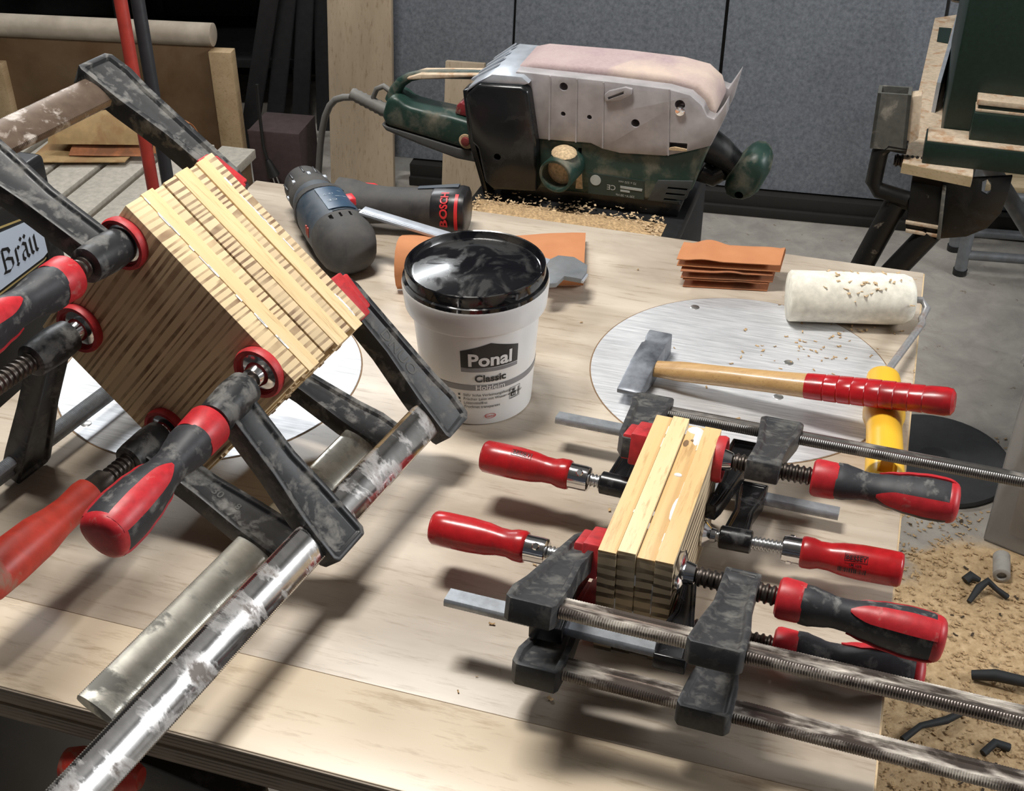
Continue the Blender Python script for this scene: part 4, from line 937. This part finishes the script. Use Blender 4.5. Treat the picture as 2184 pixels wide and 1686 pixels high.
def sgt(tx, size, dx, dy, mt): sn.part('plate_print', text_mb(tx, size, MS2 @ Matrix.Translation((xa + dx, ya + dy, -.0026)) @ Matrix.Rotation(math.pi - .01, 4, 'Z'), .01), mt, parent=npz, world=True, smooth=0)
gl_ = plain('plate_letter_pale', (.42, .45, .44), .5)
sgt('CE', .0095, .004, 0, gl_); sgt('75 x 533 mm', .0042, .024, .009, gl_); sgt('230 V~ 50 Hz', .0042, .022, -.009, gl_)
sn.part('plate_bar', spr([(1322, 398), (1369, 405), (1368, 410), (1322, 403)], -.004, -.0025), gl_, parent=npz, world=True)
sn.part('plate_bar', spr([(1322, 406), (1342, 409), (1342, 413), (1322, 410)], -.004, -.0025), gl_, parent=npz, world=True)
x, y = tr(MS2, (1269, 386))[0]; sn.part('plate_symbol', MB().cyl(MS2 @ Vector((x, y, -.004)), MS2 @ Vector((x, y, -.0024)), .0068, 20), gl_, parent=npz, world=True)
vpn = sn.part('vent_panel', spr([(1402, 386), (1478, 388), (1464, 424), (1442, 437), (1380, 429)], -.005, -.0024), plain('vent_grey', (.045, .05, .05), .5), world=True, bevel=.0008)
for k in range(3):
    for o_ in (vpn, shs): cut(o_, spr([(1424 - 4 * k, 400 + 12 * k), (1466 - 5 * k, 404 + 12 * k), (1464 - 5 * k, 408 + 12 * k), (1422 - 4 * k, 404 + 12 * k)], -.020, .004))
# rear handle with guard loop
sn.part('handle_grip', spr([(793, 268), (803, 235), (815, 222), (832, 232), (842, 241), (856, 247), (890, 256), (945, 268), (1000, 284), (1016, 318), (1018, 345), (958, 334), (880, 310), (803, 287)], -.075, -.030), M_['green'], world=True, bevel=.008, seg=3)
sn.part('handle_shell', spr([(792, 283), (803, 288), (880, 311), (958, 335), (1020, 347), (1022, 372), (957, 359), (880, 330), (803, 298)], -.074, -.031), plain('shell_grey', (.075, .075, .075), .6), world=True, bevel=.006, seg=3)
sn.part('guard_loop', MB().tube([MS2 @ Vector((*tr(MS2, q)[0], -.052)) for q in ((806, 245), (812, 222), (824, 205), (842, 194), (866, 189), (920, 188), (996, 190))], [.011, .0085, .007, .0062, .006, .006, .006], 12), M_['green'], world=True, smooth=60)
sn.part('guard_plate', spr([(842, 190), (870, 182), (996, 183), (996, 188), (845, 194)], -.066, -.040), M_['saw_dust'], world=True, bevel=.001)
sn.part('trigger', spr([(947, 268), (950, 250), (960, 243), (972, 250), (1000, 254), (1002, 282)], -.064, -.040), dirty('dusty_red', (.22, .02, .025), (.42, .33, .26), .40, .5, 0, 40, .8), world=True, bevel=.002)
x, y = tr(MS2, (977, 320))[0]
sn.part('lock_button', MB().cyl(MS2 @ Vector((x, y, -.032)), MS2 @ Vector((x, y, -.026)), .0058, 18), plain('dull_red', (.20, .03, .03), .6), world=True, bevel=.001)
sn.part('button_dust', MB().lathe([(-.0312, .011), (-.0295, .009), (-.0295, .006), (-.0312, .006)], 20, MS2 @ Matrix.Translation((x, y, 0)) @ Matrix.Rotation(-math.pi / 2, 4, 'Y'), cap=False), M_['dust2'], world=True)
P_ = lambda a, z=-.052: MS2 @ Vector((*tr(MS2, a)[0], z))
pts = [P_(q) for q in ((796, 268), (780, 255), (764, 248), (748, 243))]
pr = [(i * .0036, .0088 - .00008 * i + (.0011 if i % 2 else 0)) for i in range(17)]
Mq = frame(P_((800, 272)), P_((742, 243)) - P_((800, 272)), z=UP)
sn.part('strain_relief', MB().lathe(pr, 18, Mq), M_['cable'], world=True, smooth=50)
sn.part('hook_eye', MB().tube([P_(q) for q in ((800, 225), (785, 214), (770, 220), (762, 240), (770, 258))], [.004, .004, .0036, .0034, .003], 10), M_['cable'], world=True, smooth=60)
cpts = [(746, 243), (720, 238), (697, 238), (680, 243), (668, 256), (658, 280), (652, 310), (648, 345), (645, 400), (640, 470)]
sn.part('power_cable', MB().tube([P_(q) for q in cpts], .0046, 12), M_['cable'], world=True, smooth=60)
# front knob
kn = tr(MS2, (1600, 345), (1618, 347), (1630, 358), (1635, 378), (1630, 400), (1607, 440), (1590, 452), (1573, 457), (1550, 454), (1535, 444), (1531, 430), (1535, 410), (1550, 385), (1572, 362), (1586, 351))
fkn = sn.part('front_knob', MB().inflate(kn, -.085, -.025, 7, .42, MS2), M_['green'], world=True, smooth=60)
x, y = tr(MS2, (1568, 436))[0]; cut(fkn, MB().cyl(MS2 @ Vector((x, y, -.050)), MS2 @ Vector((x, y, -.010)), .0056, 16))
sn.part('knob_neck', MB().tube([P_(q, -.055) for q in ((1490, 345), (1520, 362), (1548, 385), (1570, 400))], [.022, .019, .016, .018], 14), M_['sblack'], world=True, smooth=60)
sn.part('knob_stem', MB().tube([P_(q, -.055) for q in ((1480, 400), (1505, 415), (1530, 400))], [.016, .013, .012], 12), M_['sblack'], world=True, smooth=60)

# ================================================================== GREEN SAW MACHINE (behind the right-hand end of the bench)
SZ = -.10
def slab(px, z, th, M=None):
    """horizontal slab whose top face is seen at these pixels, at height z above the bench top"""
    pts = [onz(x, y, z) for x, y in px]; n = len(pts)
    mb = MB(); mb.v = [tuple(p) for p in pts] + [tuple(p - UP * th) for p in pts]
    mb.f = [tuple(range(n)), tuple(range(2 * n - 1, n - 1, -1))] + [(i, n + i, n + (i + 1) % n, (i + 1) % n) for i in range(n)]
    return mb
g0 = onz(1965, 348, SZ)
sawm = Thing('bench_saw', 'dark green saw machine on black legs, covered with sawdust', 'saw', Matrix.Translation((g0.x, g0.y, 0)))
fu = lambda p: (p.dot(TU), p.dot(TN))
gu, gn = fu(g0)
def gb(u0, u1, n0, n1, z0, z1): return MB().box(((u0 + u1) / 2, (n0 + n1) / 2, TZ + (z0 + z1) / 2), (u1 - u0, n1 - n0, z1 - z0), BM)
wb = sawm.part('wooden_table', slab([(1925, 346), (2075, 376), (2110, 20), (1994, 38)], SZ, .014), M_['saw_dust'], world=True, bevel=.001, label='sawdust covered board')
sawm.part('board_end', slab([(1924, 348), (2074, 378), (2075, 375), (1926, 345)], SZ - .001, .0155), M_['saw_wood'], parent=wb, world=True)
rail = sawm.part('front_rail', gb(gu, gu + .50, gn, gn + .055, SZ, SZ + .034), M_['saw_green'], world=True, bevel=.002)
sawm.part('rail_dust', gb(gu + .002, gu + .50, gn + .002, gn + .054, SZ + .034, SZ + .0365), M_['saw_dust'], parent=rail, world=True, bevel=.001)
b0_ = onz(2012, 264, SZ + .034); bu, bn = fu(b0_)
sawm.part('cast_body', gb(bu, bu + .6, gn + .055, gn + .42, SZ, SZ + .36), M_['saw_green'], world=True, bevel=.004)
k0_ = onz(2066, 288, SZ + .035); ku, kn_ = fu(k0_)
blk = sawm.part('motor_block', gb(ku, ku + .4, gn + .020, gn + .075, SZ + .034, SZ + .078), M_['saw_green'], world=True, bevel=.002)
for zz, hh in ((.078, .004), (.088, .008)):
    sawm.part('dust_ledge', gb(ku + .001, ku + .4, gn + .021 + zz * .05, gn + .085, SZ + zz, SZ + zz + hh), M_['saw_dust'], parent=blk, world=True, bevel=.001)
sawm.part('ledge_gap', gb(ku + .004, ku + .4, gn + .028, gn + .085, SZ + .081, SZ + .089), M_['saw_green'], parent=blk, world=True)
fr0 = onz(1990, 240, SZ); fr1 = onz(2052, 22, SZ)
sawm.part('metal_fence', MB().tube([fr0 + UP * .02 + TU * .012, fr1 + UP * .02], .0001, 4).box((0, 0, 0), ((fr1 - fr0).length, .006, .05), frame((fr0 + fr1) / 2 + UP * .025, fr1 - fr0, z=UP)), M_['slight'], world=True)
sawm.part('notch', slab([(2003, 58), (2030, 60), (2022, 92), (1998, 88)], SZ + .0012, .001), M_['saw_green'], parent=wb, world=True)
sawm.part('black_knob', MB().lathe([(0, .012), (.006, .02), (.02, .02), (.026, .01)], 20, Matrix.Translation(onz(2042, 2, SZ + .05)) @ Zr), M_['sblack'], world=True)
MGp = frame(g0 - UP * .012, TU, y=UP)
def gpr(px, z0, z1): return MB().prism(tr(MGp, *px), z0, z1, MGp)
pl = sawm.part('curved_guard', gpr([(2012, 388), (2160, 380), (2150, 420), (2135, 460), (2105, 492), (2060, 510), (2005, 514), (1985, 500), (2000, 440)], -.014, -.008), M_['sblack'], world=True, bevel=.001)
cut(pl, gpr([(2095, 392), (2106, 387), (2114, 394), (2113, 412), (2104, 421), (2093, 415)], -.030, .010))
br = sawm.part('leg_bracket', gpr([(1944, 388), (2010, 398), (2004, 504), (1930, 490)], -.05, 0), M_['saw_black'], world=True, bevel=.002)
for k in range(2): sawm.part('bracket_ledge', gpr([(1932, 468 + 18 * k), (2002, 480 + 18 * k), (2002, 486 + 18 * k), (1931, 474 + 18 * k)], 0, .006), M_['saw_dust'], parent=br, world=True, bevel=.0006)
sawm.part('bracket_flange', gpr([(2010, 398), (2018, 400), (2006, 506), (1998, 504)], -.04, .010), M_['saw_grey'], parent=br, world=True, bevel=.0008)
# clamp handle loop at the left of the board
lp = [(1935, 318), (1895, 312), (1876, 330), (1862, 395), (1872, 412), (1935, 432)]
sawm.part('loop_handle', MB().tube([MGp @ Vector((*q, -.012)) for q in tr(MGp, *lp)], .0125, 10), M_['saw_black'], world=True, smooth=60)
sawm.part('loop_dust', MB().tube([MGp @ Vector((*q, -.012)) + UP * .006 for q in tr(MGp, (1930, 314), (1897, 309), (1878, 328), (1866, 385))], .0100, 8), M_['saw_dust'], world=True, smooth=60)
sawm.part('spring', MB().lathe(thread_prof(0, .05, .010, .0065), 14, frame(MGp @ Vector((*tr(MGp, (1905, 352))[0], -.02)), TU, z=UP)), M_['thread'], world=True)
sawm.part('loop_link', gpr([(1900, 425), (1945, 432), (1938, 452), (1890, 442)], -.03, -.004), M_['saw_black'], world=True, bevel=.002)
# open rectangular tube
t0 = tr(MGp, (1872, 198), (1944, 203), (1932, 322), (1855, 316)); mb = MB().prism(t0, -.034, -.030, MGp).prism(t0, 0 - .004, 0, MGp)
e = [t0[0], (t0[0][0] + .005, t0[0][1]), (t0[3][0] + .005, t0[3][1]), t0[3]]; mb.prism(e, -.034, 0, MGp)
e = [(t0[1][0] - .005, t0[1][1]), t0[1], t0[2], (t0[2][0] - .005, t0[2][1])]; mb.prism(e, -.034, 0, MGp)
tb_ = sawm.part('open_tube', mb, M_['saw_grey'], world=True, stuff=True)
sawm.part('tube_link', gpr([(1938, 210), (1966, 206), (1958, 300), (1920, 322), (1930, 270)], -.03, -.006), M_['saw_dust'], world=True, bevel=.002)
lt = g0 - UP * .10
for (xa, ya), (xb, yb), zz in (((1912, 440), (1845, 562), -.02), ((1985, 500), (1898, 590), -.01), ((2010, 420), (2150, 640), -.40)):
    a = MGp @ Vector((*tr(MGp, (xa, ya))[0], zz)); c = MGp @ Vector((*tr(MGp, (xb, yb))[0], zz)); d = (c - a); c = a + d * ((.0 - a.z) / d.z)
    sawm.part('leg', MB().tube([a, a.lerp(c, .5), c], .018 if zz > -.3 else .015, 14), M_['saw_black'] if zz > -.3 else M_['steel'], world=True, smooth=60)
sawm.part('leg', MB().cyl(tb(gu + .45, gn + .3, SZ), tb(gu + .60, gn + .45, -TZ), .018, 14), M_['saw_black'], world=True)

# ------------------------------------------------------------------ steel rack in the far right
rk0 = onz(2046, 584, -TZ); rack = Thing('steel_rack', 'grey steel tube rack with wooden boards standing behind the saw', 'rack', Matrix.Translation(rk0))
rw = Vector((.985, -.17, 0)); rdp = Vector((.17, .985, 0))
for a, b in ((0, 0), (.55, 0), (0, .12), (.55, .12)):
    q = rk0 + rw * a + rdp * b
    lg = rack.part('leg', MB().cyl(q + UP * .012, q + UP * .62, .014, 14), M_['steel'], world=True); rack.part('foot', MB().cyl(q, q + UP * .014, .016, 14), M_['sblack'], parent=lg, world=True)
for zz in (.05, .20, .33, .46):
    for b in (0, .12): rack.part('rail', MB().cyl(rk0 + rdp * b + UP * zz, rk0 + rdp * b + rw * .55 + UP * zz, .011, 12), M_['steel'], world=True)
for j in range(2): rack.part('shelf_board', MB().box((.275, .03 + j * .06, .215), (.53, .056, .016), frame(rk0, rw, z=UP)), M_['saw_wood'], world=True, bevel=.001)
rack.part('stored_tray', MB().box((.30, .06, .378), (.42, .11, .07), frame(rk0, rw, z=UP)), plain('pale_blue_tray', (.42, .50, .55), .5), world=True, bevel=.006)

# ------------------------------------------------------------------ things on the floor at the right
cb0 = onz(2098, 1152, -TZ); cxd = Vector((.8, -.6, 0)); cyd = Vector((.6, .8, 0))
cbx = Thing('storage_box', 'translucent plastic storage box standing on the sawdusty floor', 'storage box', frame(cb0, cxd, z=UP))
def wallpan(p0, p1, h0, h1, th=.003): 
    d = Vector(p1) - Vector(p0); return MB().box((d.length / 2, 0, (h0 + h1) / 2), (d.length, th, h1 - h0), frame(Vector(p0), d, z=UP))
w_, d_, h_ = .42, .34, .37
for a, b in (((0, 0, 0), (w_, 0, 0)), ((w_, 0, 0), (w_, d_, 0)), ((w_, d_, 0), (0, d_, 0)), ((0, d_, 0), (0, 0, 0))):
    cbx.part('side', wallpan(a, b, .004, h_), M_['clear'], bevel=.0008)
cbx.part('bottom', MB().box((w_ / 2, d_ / 2, .003), (w_, d_, .005)), M_['clear'], bevel=.0008)
mb = MB()
for a, b in (((-.008, -.008, 0), (w_ + .008, -.008, 0)), ((w_ + .008, -.008, 0), (w_ + .008, d_ + .008, 0)), ((w_ + .008, d_ + .008, 0), (-.008, d_ + .008, 0)), ((-.008, d_ + .008, 0), (-.008, -.008, 0))):
    q = wallpan(a, b, h_ - .012, h_, .014); mb.add(q.v, q.f)
cbx.part('rim', mb, M_['clear'], stuff=True)
cbx.part('contents', MB().box((w_ / 2, d_ / 2, .06), (w_ * .86, d_ * .84, .10)), plain('brown_contents', (.20, .13, .08), .9, 0, .4, 20), bevel=.01)
dc = onz(1990, 985, -TZ)
disc_ = Thing('rubber_disc', 'round dark grey rubber disc lying on the floor beside the bench', 'disc', dc)
disc_.part('plate', MB().lathe([(0, .136), (.006, .139), (.012, .137), (.013, .132), (.010, .125), (.010, .0001)], 48, Zr), plain('dark_rubber', (.035, .036, .038), .7), smooth=40)
disc_.part('hub', MB().lathe([(.009, .03), (.014, .028), (.014, .0001)], 24, Zr), plain('hub_rubber', (.02, .02, .022), .6))
cyp = onz(2132, 1200, -TZ)
single('plug_piece', MB().lathe([(0, .010), (.001, .014), (.05, .014), (.052, .011), (.052, .008), (.045, .0075)], 16, frame(Vector((cyp.x, cyp.y, .015)), (onz(2132, 1248, -TZ) - cyp), z=UP)), plain('grey_sleeve', (.36, .34, .31), .6), 'short grey hollow sleeve lying in the sawdust by the plastic box', 'sleeve', Vector((cyp.x, cyp.y, .0)))
def scrap(px, pts, r, label, seed):
    c = onz(*px, -TZ); rr = random.Random(seed)
    P3 = [c + Vector((x, y, z + r)) for x, y, z in pts]
    single('rubber_scrap', MB().tube(P3, [r * rr.uniform(.6, 1.2) for _ in P3], 8), M_['scrap'], label, 'scrap', c, 'black scraps in the sawdust', smooth=50)
scrap((2105, 1275), [(-.035, -.015, 0), (-.015, .005, .012), (.0, .012, .02), (.012, .002, .012), (.03, -.004, .0)], .006, 'curled black scrap in the sawdust beneath the grey sleeve', 1)
scrap((2070, 1245), [(-.01, 0, 0), (.0, .006, .006), (.014, .002, .0)], .007, 'small black lump in the sawdust beside the curled scrap', 2)
scrap((2150, 1470), [(-.05, .02, 0), (-.02, .01, .01), (.02, -.01, .016), (.06, .0, .008), (.10, -.02, .0)], .010, 'long torn black strip in the sawdust by the clamp bar ends', 3)
scrap((1990, 1560), [(-.05, -.02, 0), (-.02, .0, .006), (.02, .012, .004), (.05, .03, .0)], .007, 'thin black scrap on the floor between the long clamp bars', 4)
scrap((2120, 1600), [(-.02, -.01, 0), (.0, .004, .006), (.02, .0, .0)], .006, 'short black scrap on the floor near the lower clamp bar', 5)
def onfloor(r):
    p = Vector((r.uniform(.42, 1.3), r.uniform(.55, 1.95), r.uniform(.0, .003))); q = p - cb0
    if -.02 < q.dot(cxd) < w_ + .02 and -.02 < q.dot(cyd) < d_ + .02: return None
    if (Vector((p.x, p.y)) - Vector((dc.x, dc.y))).length < .15: return None
    return p
flakes('floor_shavings', 'coarse wood shavings strewn over the floor beside the bench', 9000, onfloor, M_['dust'], (.003, .009), 11, .0006)
flakes('floor_dark_bits', 'dark bark bits strewn over the sawdusty floor', 260, onfloor, plain('bark_bits', (.06, .04, .025), .9), (.003, .010), 12, .0008)
flakes('floor_dust_left', 'sawdust flakes on the floor in front of the bench', 1500, lambda r: Vector((r.uniform(-1.0, .2), r.uniform(.1, .85), r.uniform(.0, .003))), M_['chip'], (.003, .009), 13, .0005)
def onbench(r):
    k = r.random()
    if k < .45: q = onz(r.gauss(1740, 70), r.gauss(745, 40), .0012)
    elif k < .6: q = onz(r.gauss(1850, 40), r.gauss(700, 30), .0008)
    else: q = onz(r.uniform(950, 1900), r.uniform(560, 1500), .0008)
    return q
flakes('bench_shavings', 'tiny wood shavings scattered over the workbench and plates', 120, onbench, M_['dust'], (.0016, .0050), 14, .0003)
def onroll(r):
    t = r.uniform(.25, .97); a = R(r.uniform(15, 120)); return MR @ Vector((rl * t, -.0266 * math.cos(a), .0266 * math.sin(a)))
flakes('roller_shavings', 'wood shavings clinging to the cream foam roller', 34, onroll, M_['dust2'], (.002, .006), 15, .0003)

# ================================================================== LEFT BACKGROUND
PZ = .25 - TZ      # low slatted platform
sdx = Vector((math.cos(R(-14.5)), math.sin(R(-14.5)), 0)); sdy = Vector((math.sin(R(14.5)), math.cos(R(14.5)), 0))
po = onz(263, 400, PZ)
plat = Thing('slatted_platform', 'low platform of dusty white slats behind the left of the bench', 'platform', frame(Vector((po.x, po.y, 0)), sdx, z=UP))
for k in range(-7, 2): plat.part('slat', MB().box((.05 + .1015 * k, -.115, .24), (.083, .75, .022)), M_['slat'], bevel=.002)
for j in (-.44, -.11, .21): plat.part('bearer', MB().box((-.255, j, .20), (.89, .05, .058)), M_['slatgap'], bevel=.002)
for i in (-.66, .15):
    for j in (-.44, .21): plat.part('foot', MB().box((i, j, .086), (.06, .06, .172)), M_['slatgap'], bevel=.002)
# brown panel box behind it
bx0 = onz(500, 388, -TZ); bxd = Vector((math.cos(R(-7)), math.sin(R(-7)), 0))
MBx = frame(Vector((bx0.x, bx0.y, .0005)), bxd, y=UP)
hb = Thing('brown_headboard', 'old brown wooden panel with pale roll on top and spruce post', 'headboard', MBx)
q = tr(MBx, (0, 62), (462, 98), (500, 380), (0, 330)); htop = q[1][1]; xl = q[0][0] - .35
hb.part('panel', MB().prism([(xl, .0), (-.012, .0), (-.012, htop), (xl, htop + .012)], -.022, 0), M_['brown'], bevel=.002)
hb.part('top_roll', MB().lathe([(0, .006), (0, .024), (.002, .0285), (1.9, .0285), (1.9, .01)], 28, frame(Vector((-.006, htop + .024, -.012)), (-1, .0075, 0), z=UP)), M_['roll'], smooth=50)
hb.part('post', MB().box((.014, htop / 2 - .004, .004), (.058, htop - .008, .036)), M_['post'], bevel=.002)
qq = tr(MBx, (12, 200))[0]
hb.part('post', MB().box((qq[0], htop / 2 - .03, .012), (.045, htop - .06, .03)), M_['post'], bevel=.002)
# poles
for nm, lb, px, y_, r_, mt in (('red_pole', 'upright red painted steel pole behind the big block', (290, 190), 1.90, .0100, M_['redpole']), ('dark_pole', 'upright dark grey steel pole beside the red pole', (325, 190), 1.97, .0108, M_['greypole'])):
    d = ray(*px); p = CAMP + d * (y_ / d.y)
    T = Thing(nm, lb, 'pole', Vector((p.x, p.y, 0)))
    T.part('tube', MB().lathe([(.012, r_), (1.18, r_), (1.185, r_ * .8), (1.186, .002)], 20, Zr), mt)
    T.part('foot_plate', MB().lathe([(0, .030), (.008, .030), (.012, .028), (.013, r_ + .002), (.03, r_ + .001)], 28, Zr), M_['black'])
# paper sheets on the platform
GS2 = 'folded papers on the slatted platform'
def paper(px0, px1, dep, layers, wave, hstep, mat, lb, seed, z):
    folded('folded_paper', lb, 'sandpaper', onz(*px0, PZ), onz(*px1, PZ), sdy * dep, layers, wave, hstep, mat, .0018, seed, GS2, PZ + z if False else z, None)
def paper2(px0, px1, dep, hh, mat, lb, seed, z, curl=.03):
    a, c = onz(*px0, PZ), onz(*px1, PZ); rnd = random.Random(seed); rows = []
    for i in range(14):
        s = i / 13; row = []
        for j in range(16):
            t = j / 15; p = a.lerp(c, t) + sdy * dep * s
            zz = z + hh * math.sin(math.pi * s) ** .8 + curl * (s - .5) ** 2 + .010 * math.sin(t * 6 + seed) * s
            row.append(Vector((p.x, p.y, TZ + PZ + max(.003, zz))))
        rows.append(row)
    single('paper_sheet', MB().sheet(rows, .0020), mat, lb, 'sandpaper', a, GS2, smooth=60)
paper2((60, 356), (268, 356), .12, .010, M_['sandtan'], 'flat brown sandpaper sheet lowest on the slatted platform', 1, .004)
paper2((150, 346), (308, 348), .12, .030, M_['sandbrown'], 'arched brown sandpaper sheet on the slatted platform', 2, .009)
paper2((110, 342), (310, 344), .11, .066, M_['sandtan'], 'rolled tan sandpaper sheet leaning at the brown panel', 3, .032)
paper2((328, 336), (388, 340), .10, .060, M_['sand'], 'bright orange sandpaper sheet behind the red pole', 4, .008, .01)
# mauve box, plug, dark shelving
mv = onz(597, 394, -TZ); Mm = frame(Vector((mv.x, mv.y, .0005)), Vector((.98, -.2, 0)), z=UP)
mbx = Thing('mauve_box', 'dark mauve cardboard box beside the spruce post', 'box', Mm)
mbx.part('carton', MB().box((-.005, .07, .072), (.138, .13, .143)), M_['mauve'], bevel=.002); mbx.part('flap', MB().box((-.005, .008, .138), (.141, .004, .012)), M_['mauve'], bevel=.001)
pg = Thing('power_plug', 'black power plug hanging on its cable before the mauve box', 'plug', Matrix.Translation(Vector((mv.x, mv.y - .04, 0))))
Pq = lambda x, y: onplane(x, y, Vector((mv.x, mv.y - .03, 0)), Vector((.2, .98, 0)))
pg.part('cable', MB().tube([Pq(*c) for c in ((548, 180), (552, 230), (558, 280), (562, 315), (572, 345))], .0042, 10), M_['blackcable'], world=True, smooth=60)
pg.part('plug_body', MB().lathe([(0, .006), (.012, .010), (.03, .013), (.045, .016), (.048, .012)], 18, frame(Pq(570, 340), Pq(586, 378) - Pq(570, 340), z=UP)), M_['blackcable'], world=True)
for k in (0, 1): pg.part('pin', MB().cyl(Pq(580 + 8 * k, 372), Pq(586 + 9 * k, 390), .0022, 8), M_['screwhead'], world=True)
shx = Vector((1, -.03, 0)); sh0 = Vector((-1.70, 3.545, 0)); Ms = frame(sh0, shx, z=UP)
shf = Thing('metal_shelving', 'black metal shelving in the dark behind the brown panel', 'shelving', Ms)
for x in (0, .62, 1.10):
    for y in (0, .34): shf.part('upright', MB().box((x, y, .65), (.035, .035, 1.3)), M_['black'], bevel=.001)
for z in (.18, .45, .72, 1.0): shf.part('shelf', MB().box((.55, .17, z), (1.14, .38, .025)), M_['black'], bevel=.001)
for k, (px, y_, lean) in enumerate((((556, 120), 3.30, .26), ((598, 130), 3.35, .20), ((645, 130), 3.40, .13), ((690, 140), 3.45, .06))):
    d = ray(*px); p = CAMP + d * (y_ / d.y); dirv = Vector((lean, .02, 1)).normalized(); a = p + dirv * (-p.z / dirv.z)
    Mk = frame(a, dirv, y=Vector((1, 0, -lean)))
    lb = ['dark steel channel leaning most slanted at the shelving', 'dark steel channel leaning beside the shelving upright', 'dark wide steel channel leaning before the shelving', 'dark steel channel standing nearest the pale plywood board'][k]
    mb = MB().box((.45, 0, 0), (.9, .042, .004)).box((.45, .021, .012), (.9, .004, .024)).box((.45, -.021, .012), (.9, .004, .024)); mb.v = [tuple(Mk @ Vector(v)) for v in mb.v]
    single('steel_channel', mb, plain('dark_steel%d' % k, (.035, .035, .038), .5, .3), lb, 'channel', a, 'steel channels leaning at the shelving')
# beer crates at the left
cu0 = -.90
def cp(px): return onplane(px[0], px[1], TU * cu0, TU)
c_n = cp((138, 560)).dot(TN) - .205; zc = cp((40, 540)).z; ztop = cp((60, 345)).z
Mcr = frame(TU * cu0 + TN * c_n + UP * .0, TN, y=UP)        # x = away, y = up, z = +TU (towards bench)
for k in range(2):
    z0 = 0 if k == 0 else zc - .17; hcr = (zc - .17) if k == 0 else ztop - zc + .17
    cr_ = Thing('drinks_crate', 'upper black plastic crate with pale blue Bräu sign beside the bench' if k else 'lower black plastic crate standing on the floor beside the bench', 'crate', Mcr @ Matrix.Translation((0, z0, 0)), 'stacked black crates')
    bd = cr_.part('body', MB().box((0, hcr / 2, -.15), (.40, hcr - .002, .30)), M_['crate'], bevel=.006, seg=3)
    cr_.part('rim', MB().box((0, hcr - .014, -.15), (.41, .031, .31)), M_['crate'], bevel=.006, seg=3)
    for j in (-1, 1): cr_.part('corner_post', MB().box((j * .19, hcr / 2, -.004), (.03, hcr - .01, .016)), M_['crate'], bevel=.004)
    if k:
        I = cr_.I
        def lp_(*px): 
            out = []
            for q in px: w = I @ cp(q); out.append((w.x, w.y))
            return out
        sgn = cr_.part('sign', MB().prism(lp_((-60, 520), (62, 468), (88, 478), (104, 528), (88, 548), (-60, 660)), 0, .003), M_['signblue'], parent=None)
        for pq, mt, nm, zz in ((((-60, 505), (66, 458), (96, 470), (112, 532), (94, 556), (-60, 675)), M_['gold'], 'gold_border', .0006), (((-60, 510), (65, 462), (93, 473), (109, 530), (92, 553), (-60, 668)), M_['crate'], 'black_border', .0014)):
            cr_.part(nm, MB().prism(lp_(*pq), 0, zz), mt, parent=sgn)
        # blackletter "Braeu" with a broad slanted nib
        nib = Vector((.26, .22))
        def stroke(mb, pts, x0, y0, s):
            for a, b in zip(pts, pts[1:]):
                a = Vector(a); b = Vector(b); qd = [a - nib * .28, a + nib * .28, b + nib * .28, b - nib * .28]
                mb.add([(x0 + p.x * s, y0 + p.y * s, .0036) for p in qd], [(0, 1, 2, 3)])
                if (b - a).length < .01: continue
        G = {'B': [[(.12, .0), (.30, .18), (.30, 1.25)], [(.05, 1.15), (.30, 1.32), (.75, 1.18), (.85, .95), (.55, .72), (.40, .70)], [(.55, .72), (.90, .55), (.92, .20), (.60, .02), (.12, .12)], [(-.05, .9), (.1, 1.0)]],
             'r': [[(.0, .75), (.18, .90)], [(.18, .9), (.18, .15)], [(.08, .1), (.22, .0), (.32, .1)], [(.18, .78), (.36, .92), (.48, .80)]],
             'a': [[(.05, .75), (.22, .92), (.45, .78), (.45, .15), (.58, .02)], [(.45, .55), (.12, .42), (.08, .15), (.22, .0), (.45, .2)], [(.10, 1.26), (.20, 1.12)], [(.42, 1.26), (.52, 1.12)]],
             'u': [[(.0, .78), (.14, .92), (.14, .15), (.26, .02), (.48, .2)], [(.36, .78), (.50, .92), (.50, .12), (.62, .02)]]}
        mb = MB(); A_ = lp_((2, 588))[0]; B_ = lp_((78, 532))[0]; adv = {'B': 1.1, 'r': .55, 'a': .68, 'u': .68}
        tot = 3.0; sc_ = (B_[0] - A_[0]) / tot; x = A_[0]
        for c in 'Brau':
            for st in G[c]: stroke(mb, st, x, A_[1], sc_)
            x += adv[c] * sc_
        cr_.part('blackletter_print', mb, M_['label_black'], parent=sgn, smooth=0)
# clamp hanging under the front edge of the bench
uc = onz(320, 1640, -.06); uh = onz(138, 1628, -.06)
und = Thing('bench_clamp', 'black clamp with red handle fixed under the front edge of the bench', 'clamp', Matrix.Translation(uc))
und.part('bar', MB().box((0, 0, -.1025), (.028, .012, .26), frame(uc + TN * .05, TU, z=UP)), M_['iron'], world=True, bevel=.001)
und.part('jaw', MB().prism([(-.035, -.02), (.075, -.045), (.085, -.14), (.03, -.16), (-.06, -.10)], -.012, .012, frame(uc + TN * .02 + UP * .02, TU, y=UP)), M_['ironblk'], world=True, bevel=.003)
und.part('handle', MB().lathe([(0, .006), (.001, .012), (.012, .015), (.045, .013), (.055, .011), (.06, .008)], 24, frame(uh, onz(330, 1665, -.06) - uh, z=UP)), M_['redworn'], world=True)
